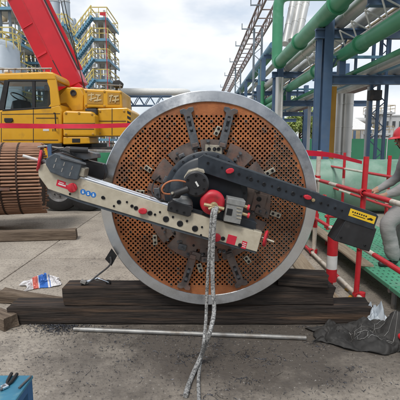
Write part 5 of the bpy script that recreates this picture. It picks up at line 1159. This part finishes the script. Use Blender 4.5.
# ---- low buildings and tents in the right background
def building(name, px0, px1, pytop, Y, dep, m, label, rows, cols, roof='flat'):
    a = atY(px0, pytop, Y); b = atY(px1, pytop, Y); t = thing(name, ((a.x+b.x)/2, Y, 0), label, 'building')
    MB().bounds((a.x, Y, 0), (b.x, Y+dep, a.z)).build('wall', m, t)
    MB().bounds((a.x-.15, Y-.15, a.z), (b.x+.15, Y+dep+.15, a.z+.2)).build('roof', 'pale', t)
    for r_ in range(rows):
        for k in range(cols):
            x = a.x+(b.x-a.x)*(k+.5)/cols; z = a.z*(r_+.55)/rows; w_ = (b.x-a.x)/cols*.3
            wn = MB().bounds((x-w_, Y-.05, z-.6), (x+w_, Y+.02, z+.6)).build('window', 'pale', t); MB().bounds((x-w_+.08, Y-.06, z-.52), (x+w_-.08, Y-.04, z+.52)).build('pane', 'glass', wn)
    return t
building('low_building', 384, 425, 116, 70, 10, 'pale', 'pale low building with window rows behind the fence', 2, 6)
building('low_building', 352, 372, 120.5, 85, 10, 'beige', 'beige low building far behind the white tent', 2, 4)
building('low_building', 258, 284, 124, 90, 8, 'beige', 'beige low building behind trees close to the tube sheet rim', 2, 3)
x = atY(352, 130, 48).x; t = thing('white_tent', (x, 48, 0), 'white peaked tent roof on poles behind the green fence', 'tent')
zt3 = atY(352, 117.5, 48).z; ze = atY(352, 130, 48).z
MB().add([(x-1.9,46,ze),(x+1.9,46,ze),(x+1.9,50,ze),(x-1.9,50,ze),(x-.35,48,zt3),(x+.2,48,zt3)], [(0,1,5,4),(1,2,5),(2,3,4,5),(3,0,4),(3,2,1,0)]).build('canopy', 'white', t)
for sx_, sy_ in ((-1.8,46.1),(1.8,46.1),(-1.8,49.9),(1.8,49.9)): MB().cyl((x+sx_,sy_,0), (x+sx_,sy_,ze+.02), .06, 8).build('pole', 'pale', t)
x0 = atY(350,121,64); x1_ = atY(376,121,64); t = thing('horizontal_vessel', ((x0.x+x1_.x)/2, 64, 0), 'silver horizontal vessel on supports behind the white tent', 'vessel')
MB().lathe(x0, (1,0,0), [(0,-.5),(.3,-.4),(.5,0),(.5,(x1_-x0).x),(.3,(x1_-x0).x+.4),(0,(x1_-x0).x+.5)], 24).build('shell', 'silver', t, smooth=True)
for f_ in (.2, .8): MB().bounds((x0.x+(x1_-x0).x*f_-.15, 63.8, 0), (x0.x+(x1_-x0).x*f_+.15, 64.2, x0.z-.4)).build('support', 'bluesteel', t)
# small yard mast structure left of the lattice column
tower('process_tower', 'small pale process frame far behind the fence beside the lattice column', 377, 392, 62, 4, 6.2, 2, 'pale', 'pale', stairs=False, rail='beige')

bh = thing('rim_reflection_shed', (0, -16, 0), 'added unseen grey shed with four blue doors, there to be reflected in the steel rim', 'building')  # shed added out of view, only to be reflected in the machined rim
MB().bounds((-16,-24,0), (16,-16,6.0)).build('wall', 'greylattice', bh); MB().add([(-16.4,-15.6,6),(16.4,-15.6,6),(16.4,-20,8),(-16.4,-20,8),(-16.4,-24.4,6),(16.4,-24.4,6)], [(0,1,2,3),(3,2,5,4),(0,3,4),(1,5,2)]).build('roof', 'bluesteel', bh)
for k in range(4): MB().bounds((-13+k*7,-16.05,0), (-8+k*7,-15.98,4.2)).build('door', 'bluesteel', bh)
